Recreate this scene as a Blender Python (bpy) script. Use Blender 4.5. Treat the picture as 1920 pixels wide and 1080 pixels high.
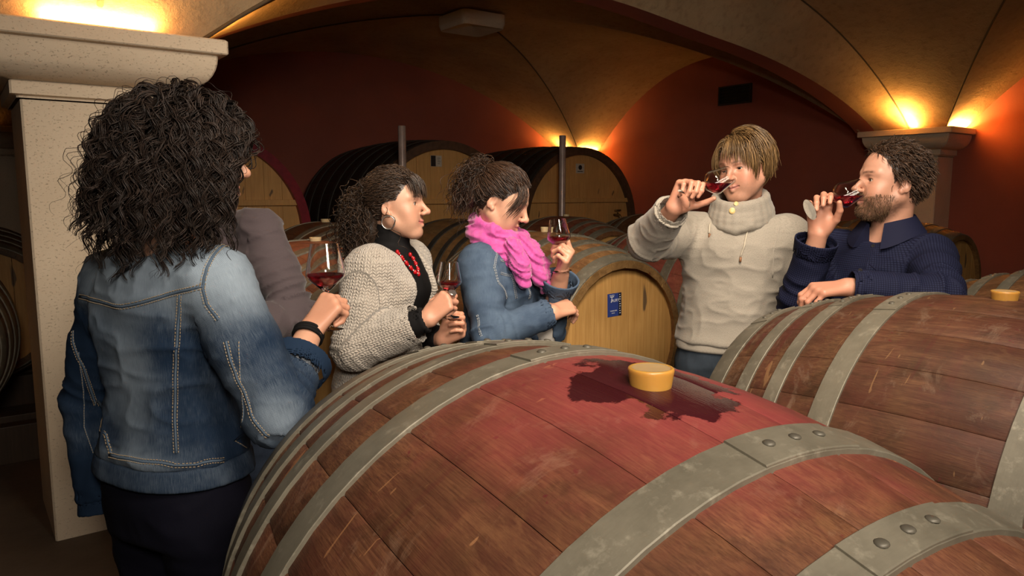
import bpy, bmesh, math, random
import numpy as np
from mathutils import Vector, Matrix, Quaternion
from itertools import product

for _o in list(bpy.data.objects):
    bpy.data.objects.remove(_o)
scene = bpy.context.scene
COL = scene.collection
rng = np.random.default_rng(7)
random.seed(7)

# ------------------------------------------------------------------ camera
# Room axes: X runs along the barrel rows (to the right and away), Y down the barrels' length.
HEADING = math.radians(36.7)      # camera heading, turned from +Y towards +X
PITCH = math.radians(7.25)
EYE = 1.5
cam_data = bpy.data.cameras.new('camera')
cam_data.sensor_width = 36.0
cam_data.lens = 36.0 * 1400.0 / 1920.0
cam_data.clip_start = 0.05
camera = bpy.data.objects.new('camera', cam_data)
COL.objects.link(camera)
camera.location = (0, 0, EYE)
camera.rotation_euler = (math.pi / 2 - PITCH, 0, -HEADING)
scene.camera = camera

# ------------------------------------------------------------------ colour management, world
scene.view_settings.view_transform = 'Standard'
scene.view_settings.look = 'None'
scene.view_settings.gamma = 1.0
scene.view_settings.use_curve_mapping = False
scene.view_settings.exposure = 0.0
world = bpy.data.worlds.new('cellar_world')
scene.world = world
world.use_nodes = True
world.node_tree.nodes['Background'].inputs[0].default_value = (0.30, 0.20, 0.14, 1)
world.node_tree.nodes['Background'].inputs[1].default_value = 0.02

CH, SH = math.cos(HEADING), math.sin(HEADING)
def W(xr, yf, z):
    """metres to the right of / ahead of where the photographer stands -> room coordinates"""
    return Vector((CH * xr + SH * yf, -SH * xr + CH * yf, z))

def area_light(name, loc, target, size, power, color, size_y=None, spread=None):
    l = bpy.data.lights.new(name, 'AREA')
    l.energy = power
    l.color = color
    l.size = size
    if size_y:
        l.shape = 'RECTANGLE'
        l.size_y = size_y
    if spread:
        l.spread = math.radians(spread)
    o = bpy.data.objects.new(name, l)
    COL.objects.link(o)
    o.location = loc
    o.rotation_euler = (Vector(target) - Vector(loc)).to_track_quat('-Z', 'Y').to_euler()
    return o

def point_light(name, loc, power, color, radius=0.05):
    l = bpy.data.lights.new(name, 'POINT')
    l.energy = power
    l.color = color
    l.shadow_soft_size = radius
    o = bpy.data.objects.new(name, l)
    COL.objects.link(o)
    o.location = loc
    return o

# key lamp added under the near vault to brighten the group, and the photographer's soft flash
area_light('group_key', W(0.55, 1.10, 2.98), W(0.40, 3.05, 1.05), 0.8, 28, (1.0, 0.85, 0.68), 0.8, 108)
area_light('flash_bounce', W(0.9, -0.1, 2.62), W(0.0, 2.6, 1.2), 0.7, 19, (1.0, 0.87, 0.72), 0.7, 105)
area_light('flash_direct', W(0.15, -0.35, 1.95), W(0.1, 2.8, 1.35), 0.30, 12, (1.0, 0.88, 0.74), 0.30, 112)
# ------------------------------------------------------------------ helpers: objects
def link(name, data, mat=None, parent=None):
    o = bpy.data.objects.new(name, data)
    COL.objects.link(o)
    if mat is not None and data is not None and not data.materials:
        data.materials.append(mat)
    if parent is not None:
        o.parent = parent
    return o

def empty(name, loc=(0, 0, 0), rz=0.0):
    o = bpy.data.objects.new(name, None)
    COL.objects.link(o)
    o.location = loc
    o.rotation_euler = (0, 0, rz)
    o.empty_display_size = 0.1
    return o

def tag(o, label=None, category=None, group=None, kind=None):
    if label: o['label'] = label
    if category: o['category'] = category
    if group: o['group'] = group
    if kind: o['kind'] = kind
    return o

def mesh_np(name, V, quads=None, tris=None, smooth=True, col=None, uv=None):
    """mesh from numpy arrays"""
    me = bpy.data.meshes.new(name)
    V = np.asarray(V, np.float32)
    me.vertices.add(len(V))
    me.vertices.foreach_set('co', V.ravel())
    parts, sizes = [], []
    if quads is not None and len(quads):
        parts.append(np.asarray(quads, np.int32).ravel()); sizes.append(np.full(len(quads), 4, np.int32))
    if tris is not None and len(tris):
        parts.append(np.asarray(tris, np.int32).ravel()); sizes.append(np.full(len(tris), 3, np.int32))
    loops = np.concatenate(parts); sz = np.concatenate(sizes)
    me.loops.add(len(loops)); me.loops.foreach_set('vertex_index', loops)
    me.polygons.add(len(sz))
    me.polygons.foreach_set('loop_start', np.concatenate(([0], np.cumsum(sz)[:-1])).astype(np.int32))
    me.update(calc_edges=True)
    me.validate()
    if smooth:
        me.polygons.foreach_set('use_smooth', np.ones(len(me.polygons), bool))
    if col is not None:
        a = me.color_attributes.new('Col', 'FLOAT_COLOR', 'POINT')
        c = np.ones((len(V), 4), np.float32); c[:, :3] = col
        a.data.foreach_set('color', c.ravel())
    if uv is not None:
        a = me.attributes.new('cloth', 'FLOAT_VECTOR', 'POINT')
        a.data.foreach_set('vector', np.asarray(uv, np.float32).ravel())
    me.update()
    return me

class MB:
    """collects simple shapes into one mesh"""
    def __init__(self):
        self.v, self.f = [], []
    def add(self, v, f):
        n = len(self.v)
        self.v += [tuple(p) for p in v]
        self.f += [tuple(i + n for i in q) for q in f]
        return self
    def box(self, x0, x1, y0, y1, z0, z1):
        v = [(x, y, z) for z in (z0, z1) for y in (y0, y1) for x in (x0, x1)]
        return self.add(v, [(0, 2, 3, 1), (4, 5, 7, 6), (0, 1, 5, 4), (2, 6, 7, 3), (0, 4, 6, 2), (1, 3, 7, 5)])
    def tube(self, pts, r, n=8, closed=False, caps=True, flat=1.0):
        """r: radius or list of radii"""
        pts = [Vector(p) for p in pts]
        m = len(pts)
        rs = r if hasattr(r, '__len__') else [r] * m
        V = []
        up = None
        for i, p in enumerate(pts):
            if closed:
                t = pts[(i + 1) % m] - pts[i - 1]
            else:
                t = pts[min(i + 1, m - 1)] - pts[max(i - 1, 0)]
            if t.length < 1e-9: t = Vector((0, 0, 1))
            t.normalize()
            if up is None:
                up = Vector((0, 0, 1)) if abs(t.z) < 0.9 else Vector((1, 0, 0))
            s = t.cross(up)
            if s.length < 1e-6: s = t.cross(Vector((1, 0.3, 0)))
            s.normalize(); up = s.cross(t).normalized()
            for k in range(n):
                a = 2 * math.pi * k / n
                V.append(p + rs[i] * (math.cos(a) * s + flat * math.sin(a) * up))
        Fc = []
        for i in range(m if closed else m - 1):
            j = (i + 1) % m
            for k in range(n):
                l = (k + 1) % n
                Fc.append((i * n + k, i * n + l, j * n + l, j * n + k))
        if caps and not closed:
            Fc.append(tuple(reversed(range(n)))); Fc.append(tuple(range((m - 1) * n, m * n)))
        return self.add(V, Fc)
    def lathe(self, prof, n=32, cap0=False, cap1=False, axis_pt=(0, 0, 0)):
        """prof: (r, z) list, around Z"""
        V = []
        for r, z in prof:
            for k in range(n):
                a = 2 * math.pi * k / n
                V.append((axis_pt[0] + r * math.cos(a), axis_pt[1] + r * math.sin(a), axis_pt[2] + z))
        Fc = []
        for i in range(len(prof) - 1):
            for k in range(n):
                l = (k + 1) % n
                Fc.append((i * n + k, i * n + l, (i + 1) * n + l, (i + 1) * n + k))
        if cap0: Fc.append(tuple(reversed(range(n))))
        if cap1: Fc.append(tuple(range((len(prof) - 1) * n, len(prof) * n)))
        return self.add(V, Fc)
    def build(self, name, mat, parent=None, smooth=False, bevel=0.0, auto=None):
        me = bpy.data.meshes.new(name)
        me.from_pydata(self.v, [], self.f)
        bm = bmesh.new(); bm.from_mesh(me)
        bmesh.ops.recalc_face_normals(bm, faces=bm.faces)
        if bevel:
            bmesh.ops.bevel(bm, geom=[e for e in bm.edges if len(e.link_faces) == 2 and e.calc_face_angle(0) > 0.6], offset=bevel, segments=2, affect='EDGES', profile=0.6)
        bm.to_mesh(me); bm.free()
        if smooth:
            me.polygons.foreach_set('use_smooth', np.ones(len(me.polygons), bool))
            if auto is not None:
                me.set_sharp_from_angle(angle=math.radians(auto))
        return link(name, me, mat, parent)

# ------------------------------------------------------------------ helpers: materials
class NT:
    def __init__(self, name):
        self.m = bpy.data.materials.new(name)
        self.m.use_nodes = True
        self.t = self.m.node_tree
        self.b = self.t.nodes['Principled BSDF']
    def n(self, kind, **kw):
        nd = self.t.nodes.new('ShaderNode' + kind)
        for k, v in kw.items():
            if k.startswith('i_'):
                key = k[2:].replace('_', ' ')
                nd.inputs[int(key) if key.isdigit() else key].default_value = v
            else:
                setattr(nd, k, v)
        return nd
    def l(self, a, b):
        self.t.links.new(a, b)
    def set(self, **kw):
        for k, v in kw.items():
            self.b.inputs[k.replace('_', ' ')].default_value = v
        return self
    def mix(self, fac, a, b, mode='MIX'):
        nd = self.t.nodes.new('ShaderNodeMix'); nd.data_type = 'RGBA'; nd.blend_type = mode
        for sock, val in ((nd.inputs[0], fac), (nd.inputs[6], a), (nd.inputs[7], b)):
            if hasattr(val, 'is_linked') or isinstance(val, bpy.types.NodeSocket): self.l(val, sock)
            else: sock.default_value = val if not isinstance(val, tuple) else (val + (1,))[:4]
        return nd.outputs[2]
    def math(self, op, a, b=None, c=None, clamp=False):
        nd = self.t.nodes.new('ShaderNodeMath'); nd.operation = op; nd.use_clamp = clamp
        for i, val in enumerate((a, b, c)):
            if val is None: continue
            if isinstance(val, bpy.types.NodeSocket): self.l(val, nd.inputs[i])
            else: nd.inputs[i].default_value = val
        return nd.outputs[0]
    def ramp(self, fac, stops, interp='LINEAR'):
        nd = self.t.nodes.new('ShaderNodeValToRGB'); cr = nd.color_ramp; cr.interpolation = interp
        while len(cr.elements) < len(stops): cr.elements.new(0.5)
        for e, (p, c) in zip(cr.elements, stops):
            e.position = p
            e.color = (c, c, c, 1) if not isinstance(c, tuple) else (c + (1,))[:4]
        self.l(fac, nd.inputs[0])
        return nd.outputs[0]
    def coords(self, kind='Object', obj=None):
        nd = self.n('TexCoord')
        if obj is not None: nd.object = obj
        return nd.outputs[kind]
    def mapping(self, vec, scale=(1, 1, 1), loc=(0, 0, 0), rot=(0, 0, 0)):
        nd = self.n('Mapping')
        nd.inputs['Scale'].default_value = scale
        nd.inputs['Location'].default_value = loc
        nd.inputs['Rotation'].default_value = rot
        self.l(vec, nd.inputs[0])
        return nd.outputs[0]
    def noise(self, vec, scale=5, detail=4, rough=0.55, dist=0.0, out=0):
        nd = self.n('TexNoise')
        nd.inputs['Scale'].default_value = scale; nd.inputs['Detail'].default_value = detail
        nd.inputs['Roughness'].default_value = rough; nd.inputs['Distortion'].default_value = dist
        if vec is not None: self.l(vec, nd.inputs['Vector'])
        return nd.outputs[out]
    def color(self, sock):
        self.l(sock, self.b.inputs['Base Color']); return self
    def rough(self, sock):
        self.l(sock, self.b.inputs['Roughness']); return self
    def bump(self, h, strength=0.3, dist=0.01):
        nd = self.n('Bump'); nd.inputs['Strength'].default_value = strength; nd.inputs['Distance'].default_value = dist
        self.l(h, nd.inputs['Height']); self.l(nd.outputs[0], self.b.inputs['Normal'])
        return self

def plain(name, c, rough=0.6, metal=0.0, var=0.12, scale=30.0, bump=0.0):
    t = NT(name)
    v = t.noise(t.coords('Object'), scale, 4)
    lo = tuple(max(0, x * (1 - var)) for x in c); hi = tuple(min(1, x * (1 + var)) for x in c)
    t.color(t.ramp(v, [(0.3, lo), (0.7, hi)]))
    t.set(Roughness=rough, Metallic=metal)
    if bump: t.bump(v, bump, 0.004)
    return t.m
# ------------------------------------------------------------------ figures: smooth implicit surfaces meshed on a graded grid
A3 = lambda *p: np.array(p, float)
def unit(v):
    v = np.asarray(v, float)
    return v / (np.linalg.norm(v) + 1e-12)
def rotz(a):
    c, s = math.cos(a), math.sin(a); return np.array([[c, -s, 0], [s, c, 0], [0, 0, 1.0]])
def rotx(a):
    c, s = math.cos(a), math.sin(a); return np.array([[1.0, 0, 0], [0, c, -s], [0, s, c]])
def roty(a):
    c, s = math.cos(a), math.sin(a); return np.array([[c, 0, s], [0, 1.0, 0], [-s, 0, c]])

def crom(keys, x):
    """smooth (monotone-ish) interpolation of keys [(x, y...)] at array x"""
    k = np.asarray(keys, float); xs = k[:, 0]; out = []
    for c in range(1, k.shape[1]):
        y = k[:, c]
        m = np.gradient(y, xs)
        i = np.clip(np.searchsorted(xs, x) - 1, 0, len(xs) - 2)
        h = xs[i + 1] - xs[i]; t = np.clip((x - xs[i]) / h, 0, 1)
        out.append((2*t**3-3*t**2+1)*y[i] + (t**3-2*t**2+t)*h*m[i] + (-2*t**3+3*t**2)*y[i+1] + (t**3-t**2)*h*m[i+1])
    return out

class SDF:
    def __init__(self):
        self.p = []
    def _add(self, fn, lo, hi, k, op):
        self.p.append((fn, np.asarray(lo, float), np.asarray(hi, float), k, op)); return self
    def cone(self, a, b, r1, r2=None, k=0.02, op='u'):
        a = np.asarray(a, float); b = np.asarray(b, float); r2 = r1 if r2 is None else r2
        ab = b - a; L2 = max(float(ab @ ab), 1e-9); R = max(r1, r2)
        def fn(x, y, z):
            px, py, pz = x - a[0], y - a[1], z - a[2]
            t = np.clip((px*ab[0] + py*ab[1] + pz*ab[2]) / L2, 0, 1)
            return np.sqrt((px-t*ab[0])**2 + (py-t*ab[1])**2 + (pz-t*ab[2])**2) - (r1 + (r2-r1)*t)
        return self._add(fn, np.minimum(a, b) - R, np.maximum(a, b) + R, k, op)
    def chain(self, pts, rs, k=0.02, op='u'):
        for i in range(len(pts) - 1):
            self.cone(pts[i], pts[i+1], rs[i], rs[i+1], k, op)
        return self
    def ell(self, c, r, R=None, k=0.02, op='u'):
        c = np.asarray(c, float); r = np.asarray(r, float); R = np.eye(3) if R is None else R
        ext = np.abs(R) @ r
        def fn(x, y, z):
            px, py, pz = x - c[0], y - c[1], z - c[2]
            q = [R[0, i]*px + R[1, i]*py + R[2, i]*pz for i in range(3)]
            k0 = np.sqrt(sum((q[i]/r[i])**2 for i in range(3)))
            k1 = np.sqrt(sum((q[i]/r[i]**2)**2 for i in range(3))) + 1e-9
            return k0*(k0-1)/k1
        return self._add(fn, c - ext, c + ext, k, op)
    def box(self, c, half, R=None, rad=0.0, k=0.004, op='u'):
        c = np.asarray(c, float); h = np.asarray(half, float); R = np.eye(3) if R is None else R
        ext = np.abs(R) @ h + rad
        def fn(x, y, z):
            px, py, pz = x - c[0], y - c[1], z - c[2]
            q = [np.abs(R[0, i]*px + R[1, i]*py + R[2, i]*pz) - h[i] + rad for i in range(3)]
            return np.sqrt(sum(np.maximum(t, 0)**2 for t in q)) + np.minimum(np.maximum(np.maximum(q[0], q[1]), q[2]), 0) - rad
        return self._add(fn, c - ext, c + ext, k, op)
    def loft(self, keys, n=2.4, k=0.03, op='u', cap=0.02):
        """keys: (z, cx, cy, yaw, a, b_front, b_back) horizontal slices; yaw 0 faces +y"""
        keys = sorted(keys)
        kk = np.asarray(keys); z0, z1 = kk[0, 0], kk[-1, 0]; R = max(kk[:, 4:].max(), 0.01)
        def fn(x, y, z):
            zz = np.clip(z, z0, z1).ravel()
            cx, cy, yw, a, bf, bb = [v.reshape(1, 1, -1) for v in crom(keys, zz)]
            c, s = np.cos(yw), np.sin(yw)
            px, py = x - cx, y - cy
            qx = np.abs(c*px + s*py); qy = -s*px + c*py
            b = np.where(qy > 0, bf, bb)
            g = ((qx/a)**n + (np.abs(qy)/b)**n)**(1.0/n)
            d = (g - 1)*np.minimum(a, np.minimum(bf, bb))
            e = np.maximum(z0 - z, z - z1)
            h = np.maximum(cap - np.abs(d - e), 0)/cap
            return np.maximum(d, e) + h*h*cap*0.25
        lo = (kk[:, 1].min()-R, kk[:, 2].min()-R, z0); hi = (kk[:, 1].max()+R, kk[:, 2].max()+R, z1)
        return self._add(fn, lo, hi, k, op)
    def mesh(self, h, fine=(), pad=0.012):
        us = [p for p in self.p if p[4] == 'u']
        lo = np.min([p[1] for p in us], 0) - pad; hi = np.max([p[2] for p in us], 0) + pad
        ax = []
        for d in range(3):
            iv = [(f[0][d], f[1][d], f[2]) for f in fine]
            xs = [lo[d]]
            while xs[-1] < hi[d]:
                x = xs[-1]; st = h
                for a, b, hf in iv:
                    if a <= x < b: st = min(st, hf)
                    elif x < a < x + st: st = max(a - x, hf*0.5)
                xs.append(x + st)
            ax.append(np.array(xs, np.float32))
        X, Y, Z = ax
        D = np.full((len(X), len(Y), len(Z)), 1.0, np.float32)
        for fn, l, u, k, op in self.p:
            m = k + 0.008
            i0, i1 = np.searchsorted(X, (l[0]-m, u[0]+m)); j0, j1 = np.searchsorted(Y, (l[1]-m, u[1]+m)); k0, k1 = np.searchsorted(Z, (l[2]-m, u[2]+m))
            if i1 <= i0 or j1 <= j0 or k1 <= k0: continue
            d = fn(X[i0:i1, None, None], Y[None, j0:j1, None], Z[None, None, k0:k1]).astype(np.float32)
            S = D[i0:i1, j0:j1, k0:k1]
            if op == 'u':
                q = np.maximum(k - np.abs(S - d), 0)/max(k, 1e-6)
                S[...] = np.minimum(S, d) - q*q*k*0.25
            elif op == 's':
                d = -d
                q = np.maximum(k - np.abs(S - d), 0)/max(k, 1e-6)
                S[...] = np.maximum(S, d) + q*q*k*0.25
        return surfnet(D, X, Y, Z)

def surfnet(D, X, Y, Z):
    S = D < 0
    nx, ny, nz = D.shape
    c = np.zeros((nx-1, ny-1, nz-1), np.uint8)
    for i, j, k in product((0, 1), repeat=3):
        c += S[i:nx-1+i, j:ny-1+j, k:nz-1+k]
    act = (c > 0) & (c < 8)
    I = np.argwhere(act)
    idx = np.full(act.shape, -1, np.int32); idx[act] = np.arange(len(I), dtype=np.int32)
    corner = {}
    for o in product((0, 1), repeat=3):
        corner[o] = D[I[:, 0]+o[0], I[:, 1]+o[1], I[:, 2]+o[2]]
    acc = np.zeros((len(I), 3), np.float32); cnt = np.zeros(len(I), np.float32)
    for o in product((0, 1), repeat=3):
        for d in range(3):
            if o[d]: continue
            e = list(o); e[d] = 1; e = tuple(e)
            a, b = corner[o], corner[e]
            m = (a < 0) != (b < 0)
            t = np.where(m, a/np.where(m, a-b, 1), 0)
            p = np.zeros_like(acc); p[:] = o; p[:, d] = t
            acc += p*m[:, None]; cnt += m
    P = acc/np.maximum(cnt, 1)[:, None]
    V = np.empty((len(I), 3), np.float32)
    for d, ax in enumerate((X, Y, Z)):
        V[:, d] = ax[I[:, d]] + P[:, d]*(ax[I[:, d]+1] - ax[I[:, d]])
    Q = []
    for d in range(3):
        u, v = (d+1) % 3, (d+2) % 3
        sl0 = [slice(None)]*3; sl1 = [slice(None)]*3
        sl0[d] = slice(0, -1); sl1[d] = slice(1, None)
        a, b = S[tuple(sl0)], S[tuple(sl1)]
        E = np.argwhere(a != b)
        sgn = a[E[:, 0], E[:, 1], E[:, 2]]
        ok = (E[:, u] > 0) & (E[:, v] > 0) & (E[:, u] < D.shape[u]-1) & (E[:, v] < D.shape[v]-1)
        E = E[ok]; sgn = sgn[ok]
        def cell(du, dv):
            q = E.copy(); q[:, u] -= du; q[:, v] -= dv
            return idx[q[:, 0], q[:, 1], q[:, 2]]
        q = np.stack([cell(1, 1), cell(0, 1), cell(0, 0), cell(1, 0)], 1)
        q[~sgn] = q[~sgn][:, ::-1]
        Q.append(q)
    return V, np.concatenate(Q)

def smooth_mesh(V, Q, it=2, lam=0.5):
    n = len(V)
    for _ in range(it):
        acc = np.zeros_like(V); cnt = np.zeros(n, np.float32)
        for i in range(4):
            a, b = Q[:, i], Q[:, (i+1) % 4]
            for d in range(3):
                acc[:, d] += np.bincount(a, V[b, d], n) + np.bincount(b, V[a, d], n)
            cnt += np.bincount(a, minlength=n) + np.bincount(b, minlength=n)
        V = V + lam*(acc/np.maximum(cnt, 1)[:, None] - V)
    return V.astype(np.float32)

def vnormals(V, Q):
    a, b, c, d = (V[Q[:, i]] for i in range(4))
    fn = np.cross(c - a, d - b)
    N = np.zeros_like(V)
    for i in range(4):
        for k in range(3):
            N[:, k] += np.bincount(Q[:, i], fn[:, k], len(V))
    return N/(np.linalg.norm(N, axis=1, keepdims=True) + 1e-12)

def vnoise(P, f, seed=0):
    """value noise in -1..1 at points P (n,3), frequency f (scalar or 3)"""
    p = P*np.asarray(f) + seed*17.13
    i = np.floor(p).astype(np.int64); t = p - i; t = t*t*(3 - 2*t)
    def h(a, b, c):
        x = (a*73856093) ^ (b*19349663) ^ (c*83492791) ^ (seed*2654435)
        x = (x ^ (x >> 13))*1274126177 & 0x7fffffff
        return ((x ^ (x >> 16)) & 0xffff)/32767.5 - 1
    o = 0
    for dx, dy, dz in product((0, 1), repeat=3):
        w = np.where(dx, t[:, 0], 1-t[:, 0])*np.where(dy, t[:, 1], 1-t[:, 1])*np.where(dz, t[:, 2], 1-t[:, 2])
        o = o + w*h(i[:, 0]+dx, i[:, 1]+dy, i[:, 2]+dz)
    return o

def strand_mesh(paths, radii, sides=3, taper=0.35):
    """paths (n, m, 3) -> tube mesh verts, quads ; radii (n,)"""
    n, m, _ = paths.shape
    T = np.gradient(paths, axis=1); T /= np.linalg.norm(T, axis=2, keepdims=True) + 1e-12
    ref = np.zeros_like(T); ref[..., 0] = 0.37; ref[..., 1] = 0.55; ref[..., 2] = 0.75
    U = np.cross(T, ref); U /= np.linalg.norm(U, axis=2, keepdims=True) + 1e-9
    Wv = np.cross(T, U)
    s = np.linspace(0, 1, m)
    prof = np.where(s > 0.7, 1 - (s - 0.7)/0.3*(1 - taper), 1.0)
    r = radii[:, None]*prof[None]
    V = np.empty((n, m, sides, 3), np.float32)
    for k in range(sides):
        a = 2*math.pi*k/sides
        V[:, :, k] = paths + r[..., None]*(math.cos(a)*U + math.sin(a)*Wv)
    base = (np.arange(n)*m*sides)[:, None, None] + (np.arange(m-1)*sides)[None, :, None]
    k = np.arange(sides)[None, None]; l = (k+1) % sides
    Q = np.stack([base+k, base+l, base+sides+l, base+sides+k], -1).reshape(-1, 4)
    return V.reshape(-1, 3), Q
# ------------------------------------------------------------------ materials of the place
def mat_wall():
    t = NT('terracotta_plaster')
    co = t.coords('Object')
    a = t.noise(co, 0.9, 5, 0.6); b = t.noise(co, 90, 3, 0.6)
    base = t.ramp(a, [(0.25, (0.31, 0.085, 0.058)), (0.75, (0.43, 0.125, 0.082))])
    t.color(t.mix(t.math('MULTIPLY', b, 0.35), base, (0.47, 0.15, 0.10)))
    t.set(Roughness=0.85)
    t.bump(b, 0.25, 0.004)
    return t.m
def mat_vault():
    t = NT('vault_plaster')
    co = t.coords('Object')
    a = t.noise(co, 1.3, 6, 0.65); b = t.noise(co, 14, 5, 0.7); c = t.noise(co, 70, 3, 0.6)
    base = t.ramp(a, [(0.3, (0.40, 0.27, 0.15)), (0.7, (0.56, 0.40, 0.235))])
    base = t.mix(t.ramp(b, [(0.5, 0.0), (0.72, 0.55)]), base, (0.27, 0.17, 0.09))
    t.color(base)
    t.set(Roughness=0.9)
    t.bump(t.math('ADD', b, t.math('MULTIPLY', c, 0.5)), 0.35, 0.012)
    return t.m
def mat_stone():
    t = NT('limestone')
    co = t.coords('Object')
    a = t.noise(co, 2.0, 5, 0.6); p = t.noise(t.mapping(co, (1, 1, 1.8)), 78, 4, 0.72); g = t.noise(co, 260, 2, 0.6)
    base = t.ramp(a, [(0.3, (0.72, 0.575, 0.41)), (0.7, (0.83, 0.69, 0.52))])
    base = t.mix(t.math('MULTIPLY', g, 0.25), base, (0.88, 0.78, 0.63))
    pit = t.ramp(p, [(0.59, 0.0), (0.66, 1.0)])
    t.color(t.mix(t.math('MULTIPLY', pit, 0.55), base, (0.26, 0.19, 0.12)))
    t.set(Roughness=0.88)
    t.bump(t.math('SUBTRACT', t.math('MULTIPLY', g, 0.3), pit), 0.5, 0.004)
    return t.m
def mat_floor():
    t = NT('worn_concrete')
    co = t.coords('Object')
    a = t.noise(co, 1.5, 6, 0.65); b = t.noise(co, 40, 4, 0.7)
    base = t.ramp(a, [(0.3, (0.085, 0.060, 0.042)), (0.7, (0.16, 0.115, 0.08))])
    t.color(t.mix(t.math('MULTIPLY', b, 0.5), base, (0.06, 0.045, 0.035)))
    t.set(Roughness=0.75)
    t.bump(b, 0.3, 0.006)
    return t.m
M_WALL, M_VAULT, M_STONE, M_FLOOR = mat_wall(), mat_vault(), mat_stone(), mat_floor()
M_SEAM = plain('vault_joint', (0.10, 0.065, 0.035), 0.9)

# ------------------------------------------------------------------ the cellar
SPRING, RISE = 2.16, 1.20
XC = (4.52, -3.45)                   # bay centres along X (right bay, left bay)
XA = 3.60                            # half clear span along X
YN, YNB = 1.10, 2.45                 # near bay: centre, half clear span along Y
YF, YFB = 6.77, 2.33                 # far bay
WALL_R, WALL_B, WALL_L, WALL_N = 8.56, 9.60, -7.49, -3.9
PHI = math.radians(38)
def seg(t):
    t = min(abs(t), 1.0)
    return (math.sqrt(1 - (t*math.sin(PHI))**2) - math.cos(PHI)) / (1 - math.cos(PHI))
def vault_z(x, y, xc, yc, yb):
    return SPRING + RISE*max(seg((x-xc)/XA), seg((y-yc)/yb))

def plane_obj(name, v, mat):
    me = bpy.data.meshes.new(name); me.from_pydata(v, [], [(0, 1, 2, 3)])
    return tag(link(name, me, mat), kind='structure')
MB().box(WALL_L, WALL_R, WALL_N, WALL_B, -0.2, 0.0).build('floor', M_FLOOR)
MB().box(WALL_R, WALL_R+0.3, WALL_N, WALL_B+0.3, -0.2, 3.7).build('wall_right', M_WALL)
MB().box(WALL_L-0.3, WALL_R, WALL_B, WALL_B+0.3, -0.2, 3.7).build('wall_back', M_WALL)
MB().box(WALL_L-0.3, WALL_L, WALL_N, WALL_B, -0.2, 3.7).build('wall_left', M_WALL)
MB().box(WALL_L-0.3, WALL_R+0.3, WALL_N-0.3, WALL_N, -0.2, 3.7).build('wall_near', M_WALL)
for _n in ('floor', 'wall_right', 'wall_back', 'wall_left', 'wall_near'):
    tag(bpy.data.objects[_n], kind='structure')
tag(bpy.data.objects['floor'], 'dark worn concrete cellar floor')
tag(bpy.data.objects['wall_right'], 'terracotta red plastered wall behind the pullover and the navy shirt')
tag(bpy.data.objects['wall_back'], 'terracotta red plastered wall behind the large vats')

def vault(name, xc, yc, yb, x0, x1, y0, y1, label):
    N = 40
    us = [x0] + [xc + XA*(-1 + 2*i/N) for i in range(N+1)] + [x1]
    vs = [y0] + [yc + yb*(-1 + 2*i/N) for i in range(N+1)] + [y1]
    V = [(x, y, vault_z(x, y, xc, yc, yb)) for y in vs for x in us]
    n = len(us); Fc = []
    for j in range(len(vs)-1):
        for i in range(n-1):
            a, b, c, d = j*n+i, j*n+i+1, (j+1)*n+i+1, (j+1)*n+i
            mx, my = (us[i]+us[i+1])/2 - xc, (vs[j]+vs[j+1])/2 - yc
            if mx*my > 0: Fc += [(a, c, b), (a, d, c)]
            else: Fc += [(a, d, b), (b, d, c)]
    me = bpy.data.meshes.new(name); me.from_pydata(V, [], Fc)
    me.polygons.foreach_set('use_smooth', np.ones(len(Fc), bool)); me.set_sharp_from_angle(angle=math.radians(9))
    return tag(link(name, me, M_VAULT), label, kind='structure')
XM = 0.534
vault('ceiling', XC[0], YN, YNB, XM, WALL_R, WALL_N, 3.90, 'plastered groin vault over the tasting group')
vault('ceiling', XC[0], YF, YFB, XM, WALL_R, 4.50, WALL_B, 'dim plastered groin vault over the large vats')
vault('ceiling', XC[1], YN, YNB, WALL_L, XM, WALL_N, 3.90, 'plastered groin vault left of the near column')
vault('ceiling', XC[1], YF, YFB, WALL_L, XM, 4.50, WALL_B, 'dark plastered groin vault behind the near column')

# low cross arches between the near and far bays, sprung from the columns
ARCH_RISE = 0.70
def arch_z(x, xc):
    t = min(abs((x-xc)/XA), 1.0)
    k = max(0.0, min(1.0, (x-xc+1.2)/2.2)); k = k*k*(3-2*k)          # the crown sits a little towards the near column
    return SPRING + (ARCH_RISE + 0.15*(1-k))*(0.15*math.sqrt(max(0, 1-t*t)) + 0.85*seg(t))
for xc, x0, x1, lab in ((XC[0], XM, WALL_R, 'broad plastered cross arch between the two columns'), (XC[1], WALL_L, XM, 'plastered cross arch left of the near column')):
    N = 56
    xs = [x0] + [xc + XA*math.sin(math.pi*(i/N-0.5)) for i in range(N+1)] + [x1]
    hi = [SPRING + RISE*seg((x-xc)/XA) for x in xs]; lo = [arch_z(x, xc) for x in xs]
    rows = [[(x, 3.90, h) for x, h in zip(xs, hi)], [(x, 4.28, l) for x, l in zip(xs, lo)],
            [(x, 4.50, l) for x, l in zip(xs, lo)], [(x, 4.50, h+0.25) for x, h in zip(xs, hi)]]
    n = len(xs)
    def strip(name, ra, rb, mat, parent=None):
        me = bpy.data.meshes.new(name)
        me.from_pydata(ra + rb, [], [(i, i+1, n+i+1, n+i) for i in range(n-1)])
        me.polygons.foreach_set('use_smooth', np.ones(n-1, bool))
        return link(name, me, mat, parent)
    a = tag(strip('trim_1', rows[0], rows[1], M_VAULT), lab, kind='structure')
    tag(strip('soffit', rows[1], rows[2], M_WALL, a), 'dark red underside of the arch')
    strip('arch_back', rows[2], rows[3], M_WALL, a)

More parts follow.
